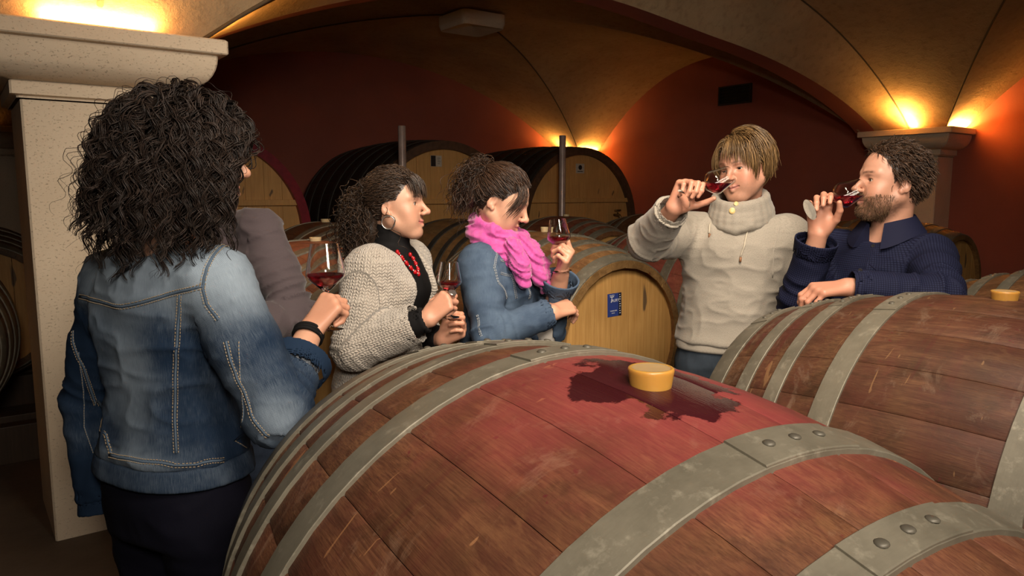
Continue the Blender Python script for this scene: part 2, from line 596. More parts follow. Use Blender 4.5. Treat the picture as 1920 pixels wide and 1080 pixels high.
# thin joints where the webs of the vaults meet
def seam(pts, r=0.009, label='thin dark joint in the vault plaster'):
    o = MB().tube(pts, r, 6).build('trim_2', M_SEAM, None, True)
    tag(o, label, kind='structure')
def groin(xc, yc, yb, sx, sy, n=24):
    return [(xc+sx*XA*(1-i/n), yc+sy*yb*(1-i/n), SPRING+RISE*seg(1-i/n)-0.004) for i in range(n+1)]
seam(groin(XC[0], YN, YNB, 1, 1), label='dark groin joint rising from the far column')
seam(groin(XC[0], YN, YNB, -1, 1), label='dark groin joint rising from the near column')
seam(groin(XC[0], YF, YFB, 1, 1), label='dark groin joint rising from the back corner lamp')
seam(groin(XC[0], YF, YFB, -1, 1), label='dark groin joint over the red rimmed vat')
seam([(XC[0]+XA*(1-2*i/40), 3.90, SPRING+RISE*seg(1-2*i/40)-0.004) for i in range(41)], 0.007, 'joint between the vault and the cross arch')
seam([(XM, 3.47-2.3*i/20, SPRING+RISE*seg((3.47-2.3*i/20-YN)/YNB)-0.004) for i in range(21)], 0.012, 'straight dark joint above the middle of the near capital')

# keystone boss of the far vault
def boss():
    m = MB(); s, b = 0.27, 0.07
    ring = []
    for cx, cy in ((1, 1), (-1, 1), (-1, -1), (1, -1)):
        for k in range(5):
            a = math.atan2(cy, cx) - math.pi/4 + math.pi/2*k/4
            ring.append((cx*(s-b) + b*math.cos(a), cy*(s-b) + b*math.sin(a)))
    n = len(ring); V = []
    for sc, z in ((1.0, 0.14), (1.0, 0.05), (0.94, 0.0)):
        V += [(x*sc, y*sc, z) for x, y in ring]
    V.append((0, 0, 0.055))
    Fc = [(j*n+i, j*n+(i+1) % n, (j+1)*n+(i+1) % n, (j+1)*n+i) for j in range(2) for i in range(n)]
    Fc += [(2*n+i, 2*n+(i+1) % n, 3*n) for i in range(n)]
    m.add(V, Fc)
    o = m.build('vault_boss', M_STONE)
    o.location = (XC[0], YF, SPRING+RISE-0.165)
    tag(o, 'square stone boss at the crown of the far vault', 'boss')
boss()

# ------------------------------------------------------------------ columns
def column(name, cx, cy, w, label, clip=None, clip_y=None):
    h = w/2
    prof = [(0.0, 0.0), (0.0, 1.875), (0.012, 1.88), (0.012, 1.888), (0.035, 1.893), (0.035, 1.943), (0.030, 1.948)]
    body = [(0.034, 1.948)] + [(0.05 + 0.118*math.sin(math.pi/2*i/8), 1.952 + 0.138*(1-math.cos(math.pi/2*i/8))) for i in range(9)] + [(0.168, 2.096)]
    top = [(0.160, 2.096), (0.200, 2.099), (0.204, 2.104), (0.204, 2.156), (0.198, 2.162)]
    def ring(m, pf, capt=False):
        V = []
        for o, z in pf:
            e = h + o; b = 0.008
            for x, y in ((e, e-b), (e-b, e), (-e+b, e), (-e, e-b), (-e, -e+b), (-e+b, -e), (e-b, -e), (e, -e+b)):
                X = min(cx+x, clip) if clip else cx+x
                Y = min(cy+y, clip_y) if clip_y else cy+y
                V.append((X-cx, Y-cy, z))
        n = 8
        Fc = [(j*n+i, j*n+(i+1) % n, (j+1)*n+(i+1) % n, (j+1)*n+i) for j in range(len(pf)-1) for i in range(n)]
        if capt: Fc.append(tuple(range((len(pf)-1)*n, len(pf)*n)))
        m.add(V, Fc)
    root = empty(name, (cx, cy, 0))
    m = MB(); ring(m, prof[:2], True); m.build('shaft', M_STONE, root)
    m = MB(); ring(m, prof[2:], True); m.build('neck_moulding', M_STONE, root, True, auto=35)
    m = MB(); ring(m, body, True); m.build('ovolo', M_STONE, root, True, auto=35)
    m = MB(); ring(m, top, True); m.build('abacus', M_STONE, root, True, auto=35)
    tag(root, label, kind='structure')
    return root
column('column_1', 0.534, 3.93, 0.567, 'pale limestone column with moulded capital behind the person seen from behind')
column('column_2', 8.49, 3.93, 0.567, 'limestone pilaster with glowing capital behind the person in navy', clip=WALL_R)
column('column_3', 8.49, 9.53, 0.567, 'corner pilaster hidden behind the vats', clip=WALL_R, clip_y=WALL_B)
column('column_4', 0.534, 9.53, 0.567, 'back wall pilaster hidden behind the near column', clip_y=WALL_B)

WARM = (1.0, 0.46, 0.10)
def capital_lamp(x, y, sx, sy, power, col, tilt=(0, 0, 1)):
    """flat uplighter lying on the ledge of a capital"""
    area_light('capital_lamp', (x, y, 2.168), (x+tilt[0], y+tilt[1], 2.168+tilt[2]), sx, power, col, sy)
capital_lamp(0.534, 3.495, 0.40, 0.05, 7, (1.0, 0.56, 0.18), (0, 0.25, 1))
capital_lamp(0.975, 3.95, 0.06, 0.40, 18, WARM, (-.2, 0, 1))
capital_lamp(0.09, 3.80, 0.06, 0.30, 4, WARM, (.2, 0, 1))
capital_lamp(8.050, 3.85, 0.06, 0.60, 26, WARM, (.25, 0, 1))
capital_lamp(8.33, 3.495, 0.40, 0.06, 22, WARM, (0, .25, 1))
capital_lamp(8.03, 9.33, 0.06, 0.40, 16, WARM, (.15, 0, 1))
capital_lamp(8.28, 9.06, 0.40, 0.06, 16, WARM, (0, .15, 1))
capital_lamp(0.15, 9.10, 0.40, 0.06, 5, WARM, (0, .15, 1))

# vent on the right wall
vr = empty('wall_vent', (WALL_R, 6.45, 2.81))
M_VENT = plain('vent_dark', (0.018, 0.016, 0.014), 0.6)
M_VENTF = plain('vent_frame', (0.035, 0.028, 0.024), 0.5)
MB().box(-0.012, 0.0, -0.25, 0.25, -0.105, 0.105).build('back_plate', M_VENT, vr)
m = MB()
for a in ((-0.26, 0.26, 0.105, 0.125), (-0.26, 0.26, -0.125, -0.105), (-0.26, -0.24, -0.105, 0.105), (0.24, 0.26, -0.105, 0.105)):
    m.box(-0.04, 0.0, a[0], a[1], a[2], a[3])
m.build('vent_frame', M_VENTF, vr)
for i in range(5):
    MB().box(-0.03, -0.010, -0.24, 0.24, -0.09+i*0.042, -0.082+i*0.042).build('slat', M_VENT, vr)
tag(vr, 'small black louvred vent high on the red wall', 'vent')
# ------------------------------------------------------------------ wood and steel
def mat_stave(name, root, dark, light, tint, tint_amt, half, stain=None, gloss=0.5):
    """stave oak, grain along the barrel; wine tint about the bilge; splash round the bung.  root: barrel Empty"""
    t = NT(name)
    own = t.coords('Object')                                    # stave space: z round, x along? (stave built along Y)
    bar = t.coords('Object', root)
    oi = t.n('ObjectInfo')
    rnd = oi.outputs['Random']
    shift = t.n('VectorMath', operation='ADD'); t.l(own, shift.inputs[0])
    cmb = t.n('CombineXYZ'); t.l(t.math('MULTIPLY', rnd, 37.0), cmb.inputs[0]); t.l(t.math('MULTIPLY', rnd, 91.0), cmb.inputs[1]); t.l(cmb.outputs[0], shift.inputs[1])
    gv = t.mapping(shift.outputs[0], (1, 0.055, 1))
    g1 = t.noise(gv, 95, 5, 0.65, 0.4)
    g2 = t.noise(t.mapping(shift.outputs[0], (1, 0.12, 1)), 24, 4, 0.6, 0.6)
    blot = t.noise(bar, 5.5, 5, 0.62)
    base = t.ramp(g1, [(0.28, dark), (0.72, light)])
    base = t.mix(t.ramp(g2, [(0.45, 0.0), (0.75, 0.6)]), base, tuple(0.55*x for x in dark))
    fine = t.noise(t.mapping(shift.outputs[0], (1, 0.03, 1)), 420, 3, 0.7)
    base = t.mix(t.math('MULTIPLY', t.ramp(fine, [(0.42, 0.0), (0.66, 1.0)]), 0.7), base, tuple(0.4*x for x in dark))
    base = t.mix(t.math('MULTIPLY', rnd, 0.55), base, t.mix(0.7, base, tuple(0.5*x for x in light)))
    # each barrel weathers in patches
    base = t.mix(t.ramp(blot, [(0.40, 0.0), (0.66, 0.75)]), base, tuple(0.5*x for x in dark))
    sep = t.n('SeparateXYZ'); t.l(bar, sep.inputs[0])
    ay = t.math('ABSOLUTE', sep.outputs[1])
    band = t.math('SUBTRACT', 1.0, t.math('DIVIDE', ay, half), clamp=True)      # 1 at the bilge
    sm = t.noise(t.mapping(bar, (1, 2.2, 1)), 4.0, 5, 0.65)
    k = t.math('MULTIPLY', t.math('MULTIPLY', t.ramp(band, [(0.0, 0.0), (0.22, 1.0)]), t.ramp(sm, [(0.30, 0.25), (0.62, 1.0)])), tint_amt)
    base = t.mix(k, base, t.mix(0.55, base, tint))
    blot2 = t.noise(t.mapping(bar, (1, 0.5, 1)), 13, 6, 0.7, 0.8)
    base = t.mix(t.ramp(blot2, [(0.50, 0.0), (0.70, 0.6)]), base, tuple(0.35*x for x in dark))
    base = t.mix(t.ramp(blot2, [(0.28, 0.35), (0.42, 0.0)]), base, tuple(1.15*x for x in light))
    # pale scrapes
    sc = t.noise(t.mapping(bar, (3, 14, 3), rot=(0, 0, 0.5)), 3.2, 2, 0.4, 1.5)
    base = t.mix(t.ramp(sc, [(0.735, 0.0), (0.76, 0.55)]), base, tuple(min(1, 1.6*x) for x in light))
    if tint_amt > 0.3:
        # old wine runs down the flanks, and rubbed paler patches
        run = t.noise(t.mapping(bar, (1.3, 24, 1.3)), 1.0, 4, 0.6, 0.5); gate = t.noise(bar, 3.2, 3, 0.6)
        base = t.mix(t.math('MULTIPLY', t.ramp(run, [(0.56, 0.0), (0.64, 0.85)]), t.ramp(gate, [(0.42, 0.0), (0.58, 1.0)])), base, t.mix(0.5, base, tuple(0.45*x for x in tint)))
        rub = t.noise(t.mapping(bar, (1, 1.6, 1), loc=(3, 1, 2)), 8, 6, 0.75, 0.7)
        base = t.mix(t.ramp(rub, [(0.57, 0.0), (0.72, 0.55)]), base, tuple(min(1, 0.95*x + 0.05) for x in light))
        spot = t.noise(t.mapping(bar, (1, 1, 1), loc=(7, 3, 1)), 30, 3, 0.6)
        base = t.mix(t.ramp(spot, [(0.69, 0.0), (0.73, 0.7)]), base, (0.10, 0.012, 0.016))
    rough = None
    if stain:
        # dark wet splash around the bung, irregular in outline
        d = t.n('VectorMath', operation='DISTANCE')
        sx = t.mapping(bar, (1.0, 1.0, 1.0))
        t.l(sx, d.inputs[0]); d.inputs[1].default_value = stain[0]
        n1 = t.noise(bar, 17, 5, 0.7); n2 = t.noise(bar, 6, 3, 0.6)
        wob = t.math('ADD', d.outputs['Value'], t.math('MULTIPLY', t.math('SUBTRACT', n1, 0.5), 0.12))
        wob = t.math('ADD', wob, t.math('MULTIPLY', t.math('SUBTRACT', n2, 0.5), 0.30))
        wet = t.ramp(wob, [(stain[1]*0.93, 1.0), (stain[1], 0.0)])
        wide = t.ramp(wob, [(stain[1], 1.0), (stain[1]*3.0, 0.0)])
        base = t.mix(t.math('MULTIPLY', wide, 0.8), base, t.mix(0.6, base, (0.36, 0.045, 0.06)))
        base = t.mix(t.math('MULTIPLY', wet, 0.92), base, (0.030, 0.004, 0.008))
        rough = t.mix(wet, (gloss, gloss, gloss), (0.16, 0.16, 0.16))
    t.color(base)
    t.set(Roughness=gloss); t.b.inputs['Specular IOR Level'].default_value = 0.32
    if rough is not None: t.rough(rough)
    t.bump(t.math('ADD', t.math('ADD', g1, fine), t.math('MULTIPLY', g2, 0.6)), 0.25, 0.003)
    return t.m

def mat_head(name, dark, light):
    t = NT(name)
    co = t.coords('Object')
    oi = t.n('ObjectInfo')
    sh = t.n('VectorMath', operation='ADD'); t.l(co, sh.inputs[0])
    cmb = t.n('CombineXYZ'); t.l(t.math('MULTIPLY', oi.outputs['Random'], 53.0), cmb.inputs[0]); t.l(cmb.outputs[0], sh.inputs[1])
    g = t.noise(t.mapping(sh.outputs[0], (1, 1, 0.05)), 75, 5, 0.6, 0.5)
    b = t.noise(co, 2.5, 4, 0.6)
    base = t.ramp(g, [(0.25, dark), (0.72, light)])
    base = t.mix(t.ramp(b, [(0.4, 0.0), (0.75, 0.4)]), base, tuple(0.7*x for x in dark))
    base = t.mix(t.math('MULTIPLY', oi.outputs['Random'], 0.3), base, tuple(0.72*x for x in light))
    st = t.noise(t.mapping(co, (1, 1, 0.35), rot=(0, 0.25, 0)), 9, 3, 0.5, 0.4)
    base = t.mix(t.ramp(st, [(0.70, 0.0), (0.735, 0.8)]), base, (0.06, 0.045, 0.035))
    t.color(base); t.set(Roughness=0.6); t.bump(g, 0.15, 0.002)
    return t.m

def mat_steel(name, c0, c1, spots=(0.52, 0.47, 0.36), amt=0.5):
    t = NT(name)
    co = t.coords('Object')
    a = t.noise(t.mapping(co, (1, 1, 1)), 9, 6, 0.65); b = t.noise(co, 34, 4, 0.7); f = t.noise(t.mapping(co, (1, 6, 1)), 60, 3, 0.6)
    base = t.ramp(a, [(0.3, c0), (0.7, c1)])
    base = t.mix(t.math('MULTIPLY', t.ramp(b, [(0.55, 0.0), (0.72, 1.0)]), amt), base, spots)
    base = t.mix(t.math('MULTIPLY', f, 0.3), base, tuple(0.6*x for x in c0))
    t.color(base); t.set(Metallic=0.25, Roughness=0.5); t.bump(b, 0.12, 0.002)
    return t.m

M_HOOP = mat_steel('galvanised_hoop', (0.125, 0.112, 0.082), (0.235, 0.212, 0.16), (0.42, 0.385, 0.30))
M_HOOP_DARK = mat_steel('black_hoop', (0.03, 0.028, 0.025), (0.07, 0.065, 0.055), (0.12, 0.11, 0.09), 0.3)
M_RIVET = plain('rivet_steel', (0.10, 0.09, 0.07), 0.5, 0.3)
M_HEAD = mat_head('oak_head', (0.47, 0.235, 0.062), (0.70, 0.405, 0.135))
M_CHIME = plain('stave_end_oak', (0.16, 0.09, 0.045), 0.7, 0, 0.35, 40)

# ------------------------------------------------------------------ barrel parts, shared between barrels of one size
RB, RH, HALF, NST, TH = 0.500, 0.391, 0.586, 28, 0.034
def prof_r(y, rb=RB, rh=RH, half=HALF):
    return rb - (rb-rh)*(y/half)**2

def stave_mesh(rb, rh, half, nst, th, nl=14, name='stave'):
    """one stave about the Y axis, its middle at +Z; edges eased so the joints show"""
    w = math.pi/nst
    cols = [(-w*0.992, -0.0018), (-w*0.93, 0.0), (0.0, 0.0), (w*0.93, 0.0), (w*0.992, -0.0018)]
    V, Fc = [], []
    ys = [half*(-1 + 2*i/nl) for i in range(nl+1)]
    for y in ys:
        r = rb - (rb-rh)*(y/half)**2
        for a, d in cols:
            V.append(((r+d)*math.sin(a), y, (r+d)*math.cos(a)))
        for a in (w*0.992, -w*0.992):
            ri = r - th
            V.append((ri*math.sin(a), y, ri*math.cos(a)))
    n = 7
    for j in range(nl):
        for i in range(n):
            k = (i+1) % n
            Fc.append((j*n+i, j*n+k, (j+1)*n+k, (j+1)*n+i))
    Fc.append(tuple(range(n))); Fc.append(tuple(nl*n+i for i in reversed(range(n))))
    me = bpy.data.meshes.new(name); me.from_pydata(V, [], Fc)
    bm = bmesh.new(); bm.from_mesh(me); bmesh.ops.recalc_face_normals(bm, faces=bm.faces); bm.to_mesh(me); bm.free()
    me.polygons.foreach_set('use_smooth', np.ones(len(me.polygons), bool)); me.set_sharp_from_angle(angle=math.radians(40))
    return me

def hoop_mesh(y0, y1, rb, rh, half, off=0.0035, th=0.0025, n=72, a0=0.0, a1=2*math.pi, name='hoop'):
    V, Fc = [], []
    full = abs(a1-a0-2*math.pi) < 1e-6
    m = n if full else n+1
    e = 0.0012
    for i in range(m):
        a = a0 + (a1-a0)*i/n
        for y, r in ((y0, -0.004), (y0, off+th-e), (y0+e, off+th), (y1-e, off+th), (y1, off+th-e), (y1, -0.004)):
            R = rb - (rb-rh)*(y/half)**2 + r
            V.append((R*math.sin(a), y, R*math.cos(a)))
    for i in range(n):
        j = (i+1) % m
        for k in range(5):
            Fc.append((i*6+k, j*6+k, j*6+k+1, i*6+k+1))
    if not full:
        Fc.append((5, 4, 3, 2, 1, 0)); Fc.append(tuple((m-1)*6+k for k in range(6)))
    me = bpy.data.meshes.new(name); me.from_pydata(V, [], Fc)
    bm = bmesh.new(); bm.from_mesh(me); bmesh.ops.recalc_face_normals(bm, faces=bm.faces); bm.to_mesh(me); bm.free()
    me.polygons.foreach_set('use_smooth', np.ones(len(me.polygons), bool)); me.set_sharp_from_angle(angle=math.radians(35))
    return me

_m = MB(); _m.lathe([(0.0068, 0), (0.0066, 0.0014), (0.005, 0.0026), (0.002, 0.0032)], 12, cap1=True)
RIVET = _m.build('rivet', M_RIVET, None, True).data
bpy.data.objects.remove(bpy.data.objects['rivet'])

def board_mesh(R, x0, x1, t, gap=0.0012, n=10, name='head_board'):
    """one board of a round head in the XZ plane, thickness along Y (0..t)"""
    x0 += gap; x1 -= gap
    if x0 <= -R: x0 = -R*0.9995
    if x1 >= R: x1 = R*0.9995
    top = [(x0 + (x1-x0)*i/n) for i in range(n+1)]
    ring = [(x, math.sqrt(max(R*R-x*x, 1e-6))) for x in top] + [(x, -math.sqrt(max(R*R-x*x, 1e-6))) for x in reversed(top)]
    V = [(x, 0, z) for x, z in ring] + [(x, t, z) for x, z in ring]
    k = len(ring)
    Fc = [tuple(range(k)), tuple(k+i for i in reversed(range(k)))] + [(i, k+i, k+(i+1) % k, (i+1) % k) for i in range(k)]
    me = bpy.data.meshes.new(name); me.from_pydata(V, [], Fc)
    bm = bmesh.new(); bm.from_mesh(me); bmesh.ops.recalc_face_normals(bm, faces=bm.faces)
    bm.to_mesh(me); bm.free()
    return me

STAVE = stave_mesh(RB, RH, HALF, NST, TH)
# hoops: chime, two quarter hoops and a bilge hoop at each end: (inner edge, outer edge) from the middle
HOOPS = [(0.524, 0.583), (0.424, 0.466), (0.322, 0.364), (0.166, 0.222)]
HOOP_M = []
for _i, (a, b) in enumerate(HOOPS):
    for s in (-1, 1):
        lo, hi = (a, b) if s > 0 else (-b, -a)
        HOOP_M.append((lo, hi, hoop_mesh(lo, hi, RB, RH, HALF)))
BOARD_EDGES = [-0.37, -0.27, -0.155, -0.05, 0.065, 0.17, 0.28, 0.37]
HEADR = RH - 0.022
BOARDS = [board_mesh(HEADR, a, b, 0.022) for a, b in zip(BOARD_EDGES[:-1], BOARD_EDGES[1:])]
BOARDS[0] = board_mesh(HEADR, -HEADR, BOARD_EDGES[1], 0.022); BOARDS[-1] = board_mesh(HEADR, BOARD_EDGES[-2], HEADR, 0.022)

def barrel(x, y, axis_z, roll, smat, label, hoop=None, head=None, lap=None, group='oak barrels lying in rows', detail=True, scale=1.0, yaw=0.0, tilt=0.0):
    """lap: angle from the top (towards +x) of the riveted hoop laps"""
    hoop = hoop or M_HOOP; head = head or M_HEAD
    root = empty('barrel', (x, y, axis_z))
    root.scale = (scale,)*3
    root.rotation_euler = (tilt, 0, yaw)
    tag(root, label, 'barrel', group)
    mat = smat(root)
    st = STAVE.copy(); st.name = 'stave'
    st.materials.clear(); st.materials.append(mat)
    for i in range(NST):
        o = link('stave', st, None, root)
        o.rotation_euler = (0, roll + 2*math.pi*i/NST, 0)
    for i, (lo, hi, me) in enumerate(HOOP_M):
        if not me.materials: me.materials.append(M_HOOP)
        mm = me
        if hoop is not M_HOOP:
            mm = me.copy(); mm.materials.clear(); mm.materials.append(hoop)
        h = link('hoop', mm, None, root)
        if detail and lap is not None:
            la = lap + (0.06, -0.05, 0.02, 0.10, -0.08, 0.05, 0.0, -0.03)[i]
            ov = link('hoop_lap', hoop_mesh(lo+0.0006, hi-0.0006, RB, RH, HALF, 0.0062, 0.0022, 10, la-0.16, la+0.16, 'hoop_lap'), hoop, h)
            yc = (lo+hi)/2; R = prof_r(yc) + 0.0083
            for q in (-0.085, 0.0, 0.085):
                rv = link('rivet', RIVET, None, h)
                a = la + q
                rv.location = (R*math.sin(a), yc, R*math.cos(a))
                rv.rotation_euler = (0, a, 0)
    for s in (-1, 1):
        for me in BOARDS:
            mm = me
            if not me.materials: me.materials.append(M_HEAD)
            if head is not M_HEAD:
                mm = me.copy(); mm.materials.clear(); mm.materials.append(head)
            o = link('head_board', mm, None, root)
            o.location = (0, s*(HALF-0.045) - 0.011, 0)
    return root

def SM(name, dark, light, tint=(0.22, 0.035, 0.04), amt=0.5, stain=None, gloss=0.5):
    return lambda root: mat_stave(name, root, dark, light, tint, amt, HALF, stain, gloss)

BR, BL = (0.088, 0.040, 0.018), (0.235, 0.110, 0.047)
ROW_Y, AX = 0.69, 0.757
NEAR = [0.686, 1.935, 3.08]
near_labels = ['wine stained oak barrel in the foreground with amber bung in a dark splash',
               'brown oak barrel the person in navy leans on',
               'oak barrel beyond the one the person in navy leans on']
b1 = barrel(NEAR[0], 0.668, 0.763, 0.03, SM('staves_foreground', BR, BL, (0.17, 0.024, 0.028), 0.42, ((0.03, 0.01, RB), 0.105), 0.55), near_labels[0], lap=0.06, yaw=-0.067, tilt=0.075)
b2 = barrel(NEAR[1], ROW_Y, AX, 0.06, SM('staves_second', (0.055, 0.030, 0.014), (0.155, 0.083, 0.037), (0.17, 0.03, 0.03), 0.45, None, 0.5), near_labels[1], lap=-0.15)
b3 = barrel(NEAR[2], ROW_Y, AX, 0.0, SM('staves_third', (0.15, 0.075, 0.03), (0.33, 0.18, 0.075), (0.18, 0.03, 0.03), 0.3), near_labels[2], lap=-0.1)

ROW1_Y, SC = 3.226, 1.07
TANd, TANl = (0.24, 0.125, 0.045), (0.44, 0.26, 0.10)
row1 = [(1.30, 'oak barrel behind the person in the knitted cardigan', SM('staves_r1a', (0.22, 0.09, 0.04), (0.42, 0.19, 0.085), (0.32, 0.06, 0.06), 0.6)),
        (2.63, 'oak barrel with a blue cooper label on its pale head', SM('staves_r1b', TANd, TANl, (0.25, 0.05, 0.045), 0.4)),
        (3.84, 'red stained oak barrel behind the person in the grey pullover', SM('staves_r1c', (0.20, 0.07, 0.04), (0.36, 0.14, 0.075), (0.30, 0.05, 0.05), 0.8)),
        (5.10, 'oak barrel seen between the pullover and the navy shirt', SM('staves_r1d', TANd, TANl, (0.25, 0.05, 0.045), 0.3)),
        (6.36, 'oak barrel with a dark tag on its head right of the person in navy', SM('staves_r1e', TANd, TANl, (0.25, 0.05, 0.045), 0.3))]
R1 = [barrel(x, ROW1_Y, 0.752, 0.11*i, sm, lab, lap=0.25 if i != 1 else 0.12, detail=(i < 3), scale=SC) for i, (x, lab, sm) in enumerate(row1)]
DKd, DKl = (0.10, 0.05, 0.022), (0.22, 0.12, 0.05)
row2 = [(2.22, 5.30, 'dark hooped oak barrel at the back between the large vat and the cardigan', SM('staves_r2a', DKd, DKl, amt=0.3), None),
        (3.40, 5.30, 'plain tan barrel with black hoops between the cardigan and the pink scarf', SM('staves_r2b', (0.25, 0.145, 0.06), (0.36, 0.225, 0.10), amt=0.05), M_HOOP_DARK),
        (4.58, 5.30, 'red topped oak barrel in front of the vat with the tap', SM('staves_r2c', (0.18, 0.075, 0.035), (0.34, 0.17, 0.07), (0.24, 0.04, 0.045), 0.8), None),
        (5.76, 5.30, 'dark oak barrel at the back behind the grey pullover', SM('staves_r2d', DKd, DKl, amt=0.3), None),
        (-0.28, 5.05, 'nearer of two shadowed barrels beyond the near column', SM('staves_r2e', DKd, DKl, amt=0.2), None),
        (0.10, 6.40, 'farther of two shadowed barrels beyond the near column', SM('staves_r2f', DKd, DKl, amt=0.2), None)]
R2 = [barrel(x, y, 0.752, 0.13*i, sm, lab, hoop=hp, lap=None, detail=False, scale=SC) for i, (x, y, lab, sm, hp) in enumerate(row2)]

# timber rails under every row
M_RAIL = mat_head('rail_timber', (0.05, 0.03, 0.018), (0.10, 0.06, 0.035))
def rail(x0, x1, y, label, h=0.215):
    o = MB().box(x0, x1, y-0.05, y+0.05, 0.0, h).build('timber_rail', M_RAIL, None, bevel=0.006)
    tag(o, label, 'rail', 'timber rails under the barrels')
for dy, w in ((-0.12, 'near'), (0.12, 'far')):
    rail(0.15, 3.65, ROW_Y+dy, f'squared timber on the {w} side of the middle of the foreground barrels', 0.253)
    rail(0.95, 7.0, ROW1_Y+dy, f'squared timber on the {w} side of the middle of the barrels behind the group')
    rail(1.7, 6.3, 5.30+dy, f'squared timber on the {w} side of the middle of the barrels before the vats')
    rail(-0.8, 0.35, 5.05+dy, f'squared timber on the {w} side under the nearer shadowed barrel')
    rail(-0.4, 0.6, 6.40+dy, f'squared timber on the {w} side under the farther shadowed barrel')

# ------------------------------------------------------------------ bungs
def mat_silicone(name, c, tr=0.0):
    t = NT(name); co = t.coords('Object')
    v = t.noise(co, 30, 4); t.color(t.ramp(v, [(0.3, tuple(0.85*x for x in c)), (0.7, c)]))
    t.set(Roughness=0.38, Subsurface_Weight=0.35, Subsurface_Scale=0.02)
    t.b.inputs['Subsurface Radius'].default_value = (1.0, 0.5, 0.15)
    return t.m
M_BUNG = mat_silicone('amber_silicone', (0.50, 0.25, 0.048))
M_BUNGTOP = mat_silicone('amber_silicone_top', (0.46, 0.31, 0.15))
M_BUNGW = mat_silicone('pale_silicone', (0.66, 0.52, 0.30))
def bung(x, y, z, r, h, label, mat=None, tilt=0.0):
    root = empty('barrel_bung', (x, y, z)); root.rotation_euler = (tilt, 0, 0)
    m = MB(); m.lathe([(r*0.80, -0.035), (r*0.90, 0.0), (r*0.985, h*0.72), (r, h*0.86), (r*0.985, h*0.96), (r*0.95, h), (r*0.86, h), (r*0.83, h*0.975), (r*0.2, h*0.97)], 40, cap0=True, cap1=True)
    m.build('stopper', mat or M_BUNG, root, True, auto=50)
    if mat is None:
        m = MB(); m.lathe([(r*0.835, h*0.94), (r*0.83, h*0.985), (r*0.1, h*0.985)], 36, cap1=True); m.build('top_disc', M_BUNGTOP, root, True, auto=40)
    tag(root, label, 'bung', 'silicone barrel bungs')
bung(NEAR[0]+0.002, 0.668-0.037, 0.763+RB-0.003, 0.029, 0.023, 'amber silicone bung standing in the dark wine splash')
bung(NEAR[1], ROW_Y, AX+RB-0.004, 0.029, 0.023, 'amber silicone bung cut by the right edge of the picture')
bung(1.30, ROW1_Y, 0.752+RB*SC-0.004, 0.027, 0.020, 'pale bung on the barrel behind the wine glass', M_BUNGW)
bung(2.22, 5.30, 0.752+RB*SC-0.004, 0.035, 0.026, 'pale bung on the dark barrel before the red rimmed vat', M_BUNGW)
bung(4.58, 5.30, 0.752+RB*SC-0.004, 0.03, 0.02, 'pale bung on the red topped barrel before the vat with the tap', M_BUNGW)
bung(2.63, ROW1_Y, 0.752+RB*SC-0.004, 0.022, 0.030, 'small pale bung left of the glass of the person in the pink scarf', M_BUNGW)
# ------------------------------------------------------------------ the large vats against the back wall
VR, VRH, VHALF, VN = 1.00, 0.955, 0.98, 40
VSTAVE = stave_mesh(VR, VRH, VHALF, VN, 0.07, 10)
VHOOPS = [-0.93, -0.74, -0.52, -0.26, 0.0, 0.30, 0.62, 0.90]
VHOOP_M = [hoop_mesh(a-0.035, a+0.035, VR, VRH, VHALF, 0.006, 0.003, 96) for a in VHOOPS]
VB = [-0.875 + 1.75*i/10 for i in range(11)]
VBOARD = [board_mesh(0.875, a, b, 0.04, 0.0015, 8) for a, b in zip(VB[:-1], VB[1:])]
M_VHEAD = mat_head('vat_oak_head', (0.50, 0.255, 0.08), (0.72, 0.41, 0.145))
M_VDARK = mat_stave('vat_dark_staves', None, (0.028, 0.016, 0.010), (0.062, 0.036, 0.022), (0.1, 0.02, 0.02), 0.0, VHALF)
M_VRIM = plain('vat_rim_dark', (0.085, 0.042, 0.022), 0.6, 0, 0.3, 20)
M_VRED = plain('vat_rim_red', (0.20, 0.010, 0.022), 0.45, 0, 0.2, 20)
M_PLATE = plain('white_plate', (0.50, 0.45, 0.38), 0.5)
M_INK = plain('black_print', (0.015, 0.014, 0.016), 0.5)
M_BRASS = plain('dull_brass', (0.20, 0.13, 0.05), 0.4, 0.7)

def ring_mesh(r0, r1, y0, y1, n=96, name='rim'):
    V, Fc = [], []
    for i in range(n):
        a = 2*math.pi*i/n
        for r, y in ((r0, y0), (r1, y0), (r1, y1), (r0, y1)):
            V.append((r*math.sin(a), y, r*math.cos(a)))
    for i in range(n):
        j = (i+1) % n
        for k in range(4):
            l = (k+1) % 4
            Fc.append((i*4+k, j*4+k, j*4+l, i*4+l))
    me = bpy.data.meshes.new(name); me.from_pydata(V, [], Fc)
    bm = bmesh.new(); bm.from_mesh(me); bmesh.ops.recalc_face_normals(bm, faces=bm.faces); bm.to_mesh(me); bm.free()
    me.polygons.foreach_set('use_smooth', np.ones(len(me.polygons), bool)); me.set_sharp_from_angle(angle=math.radians(30))
    return me

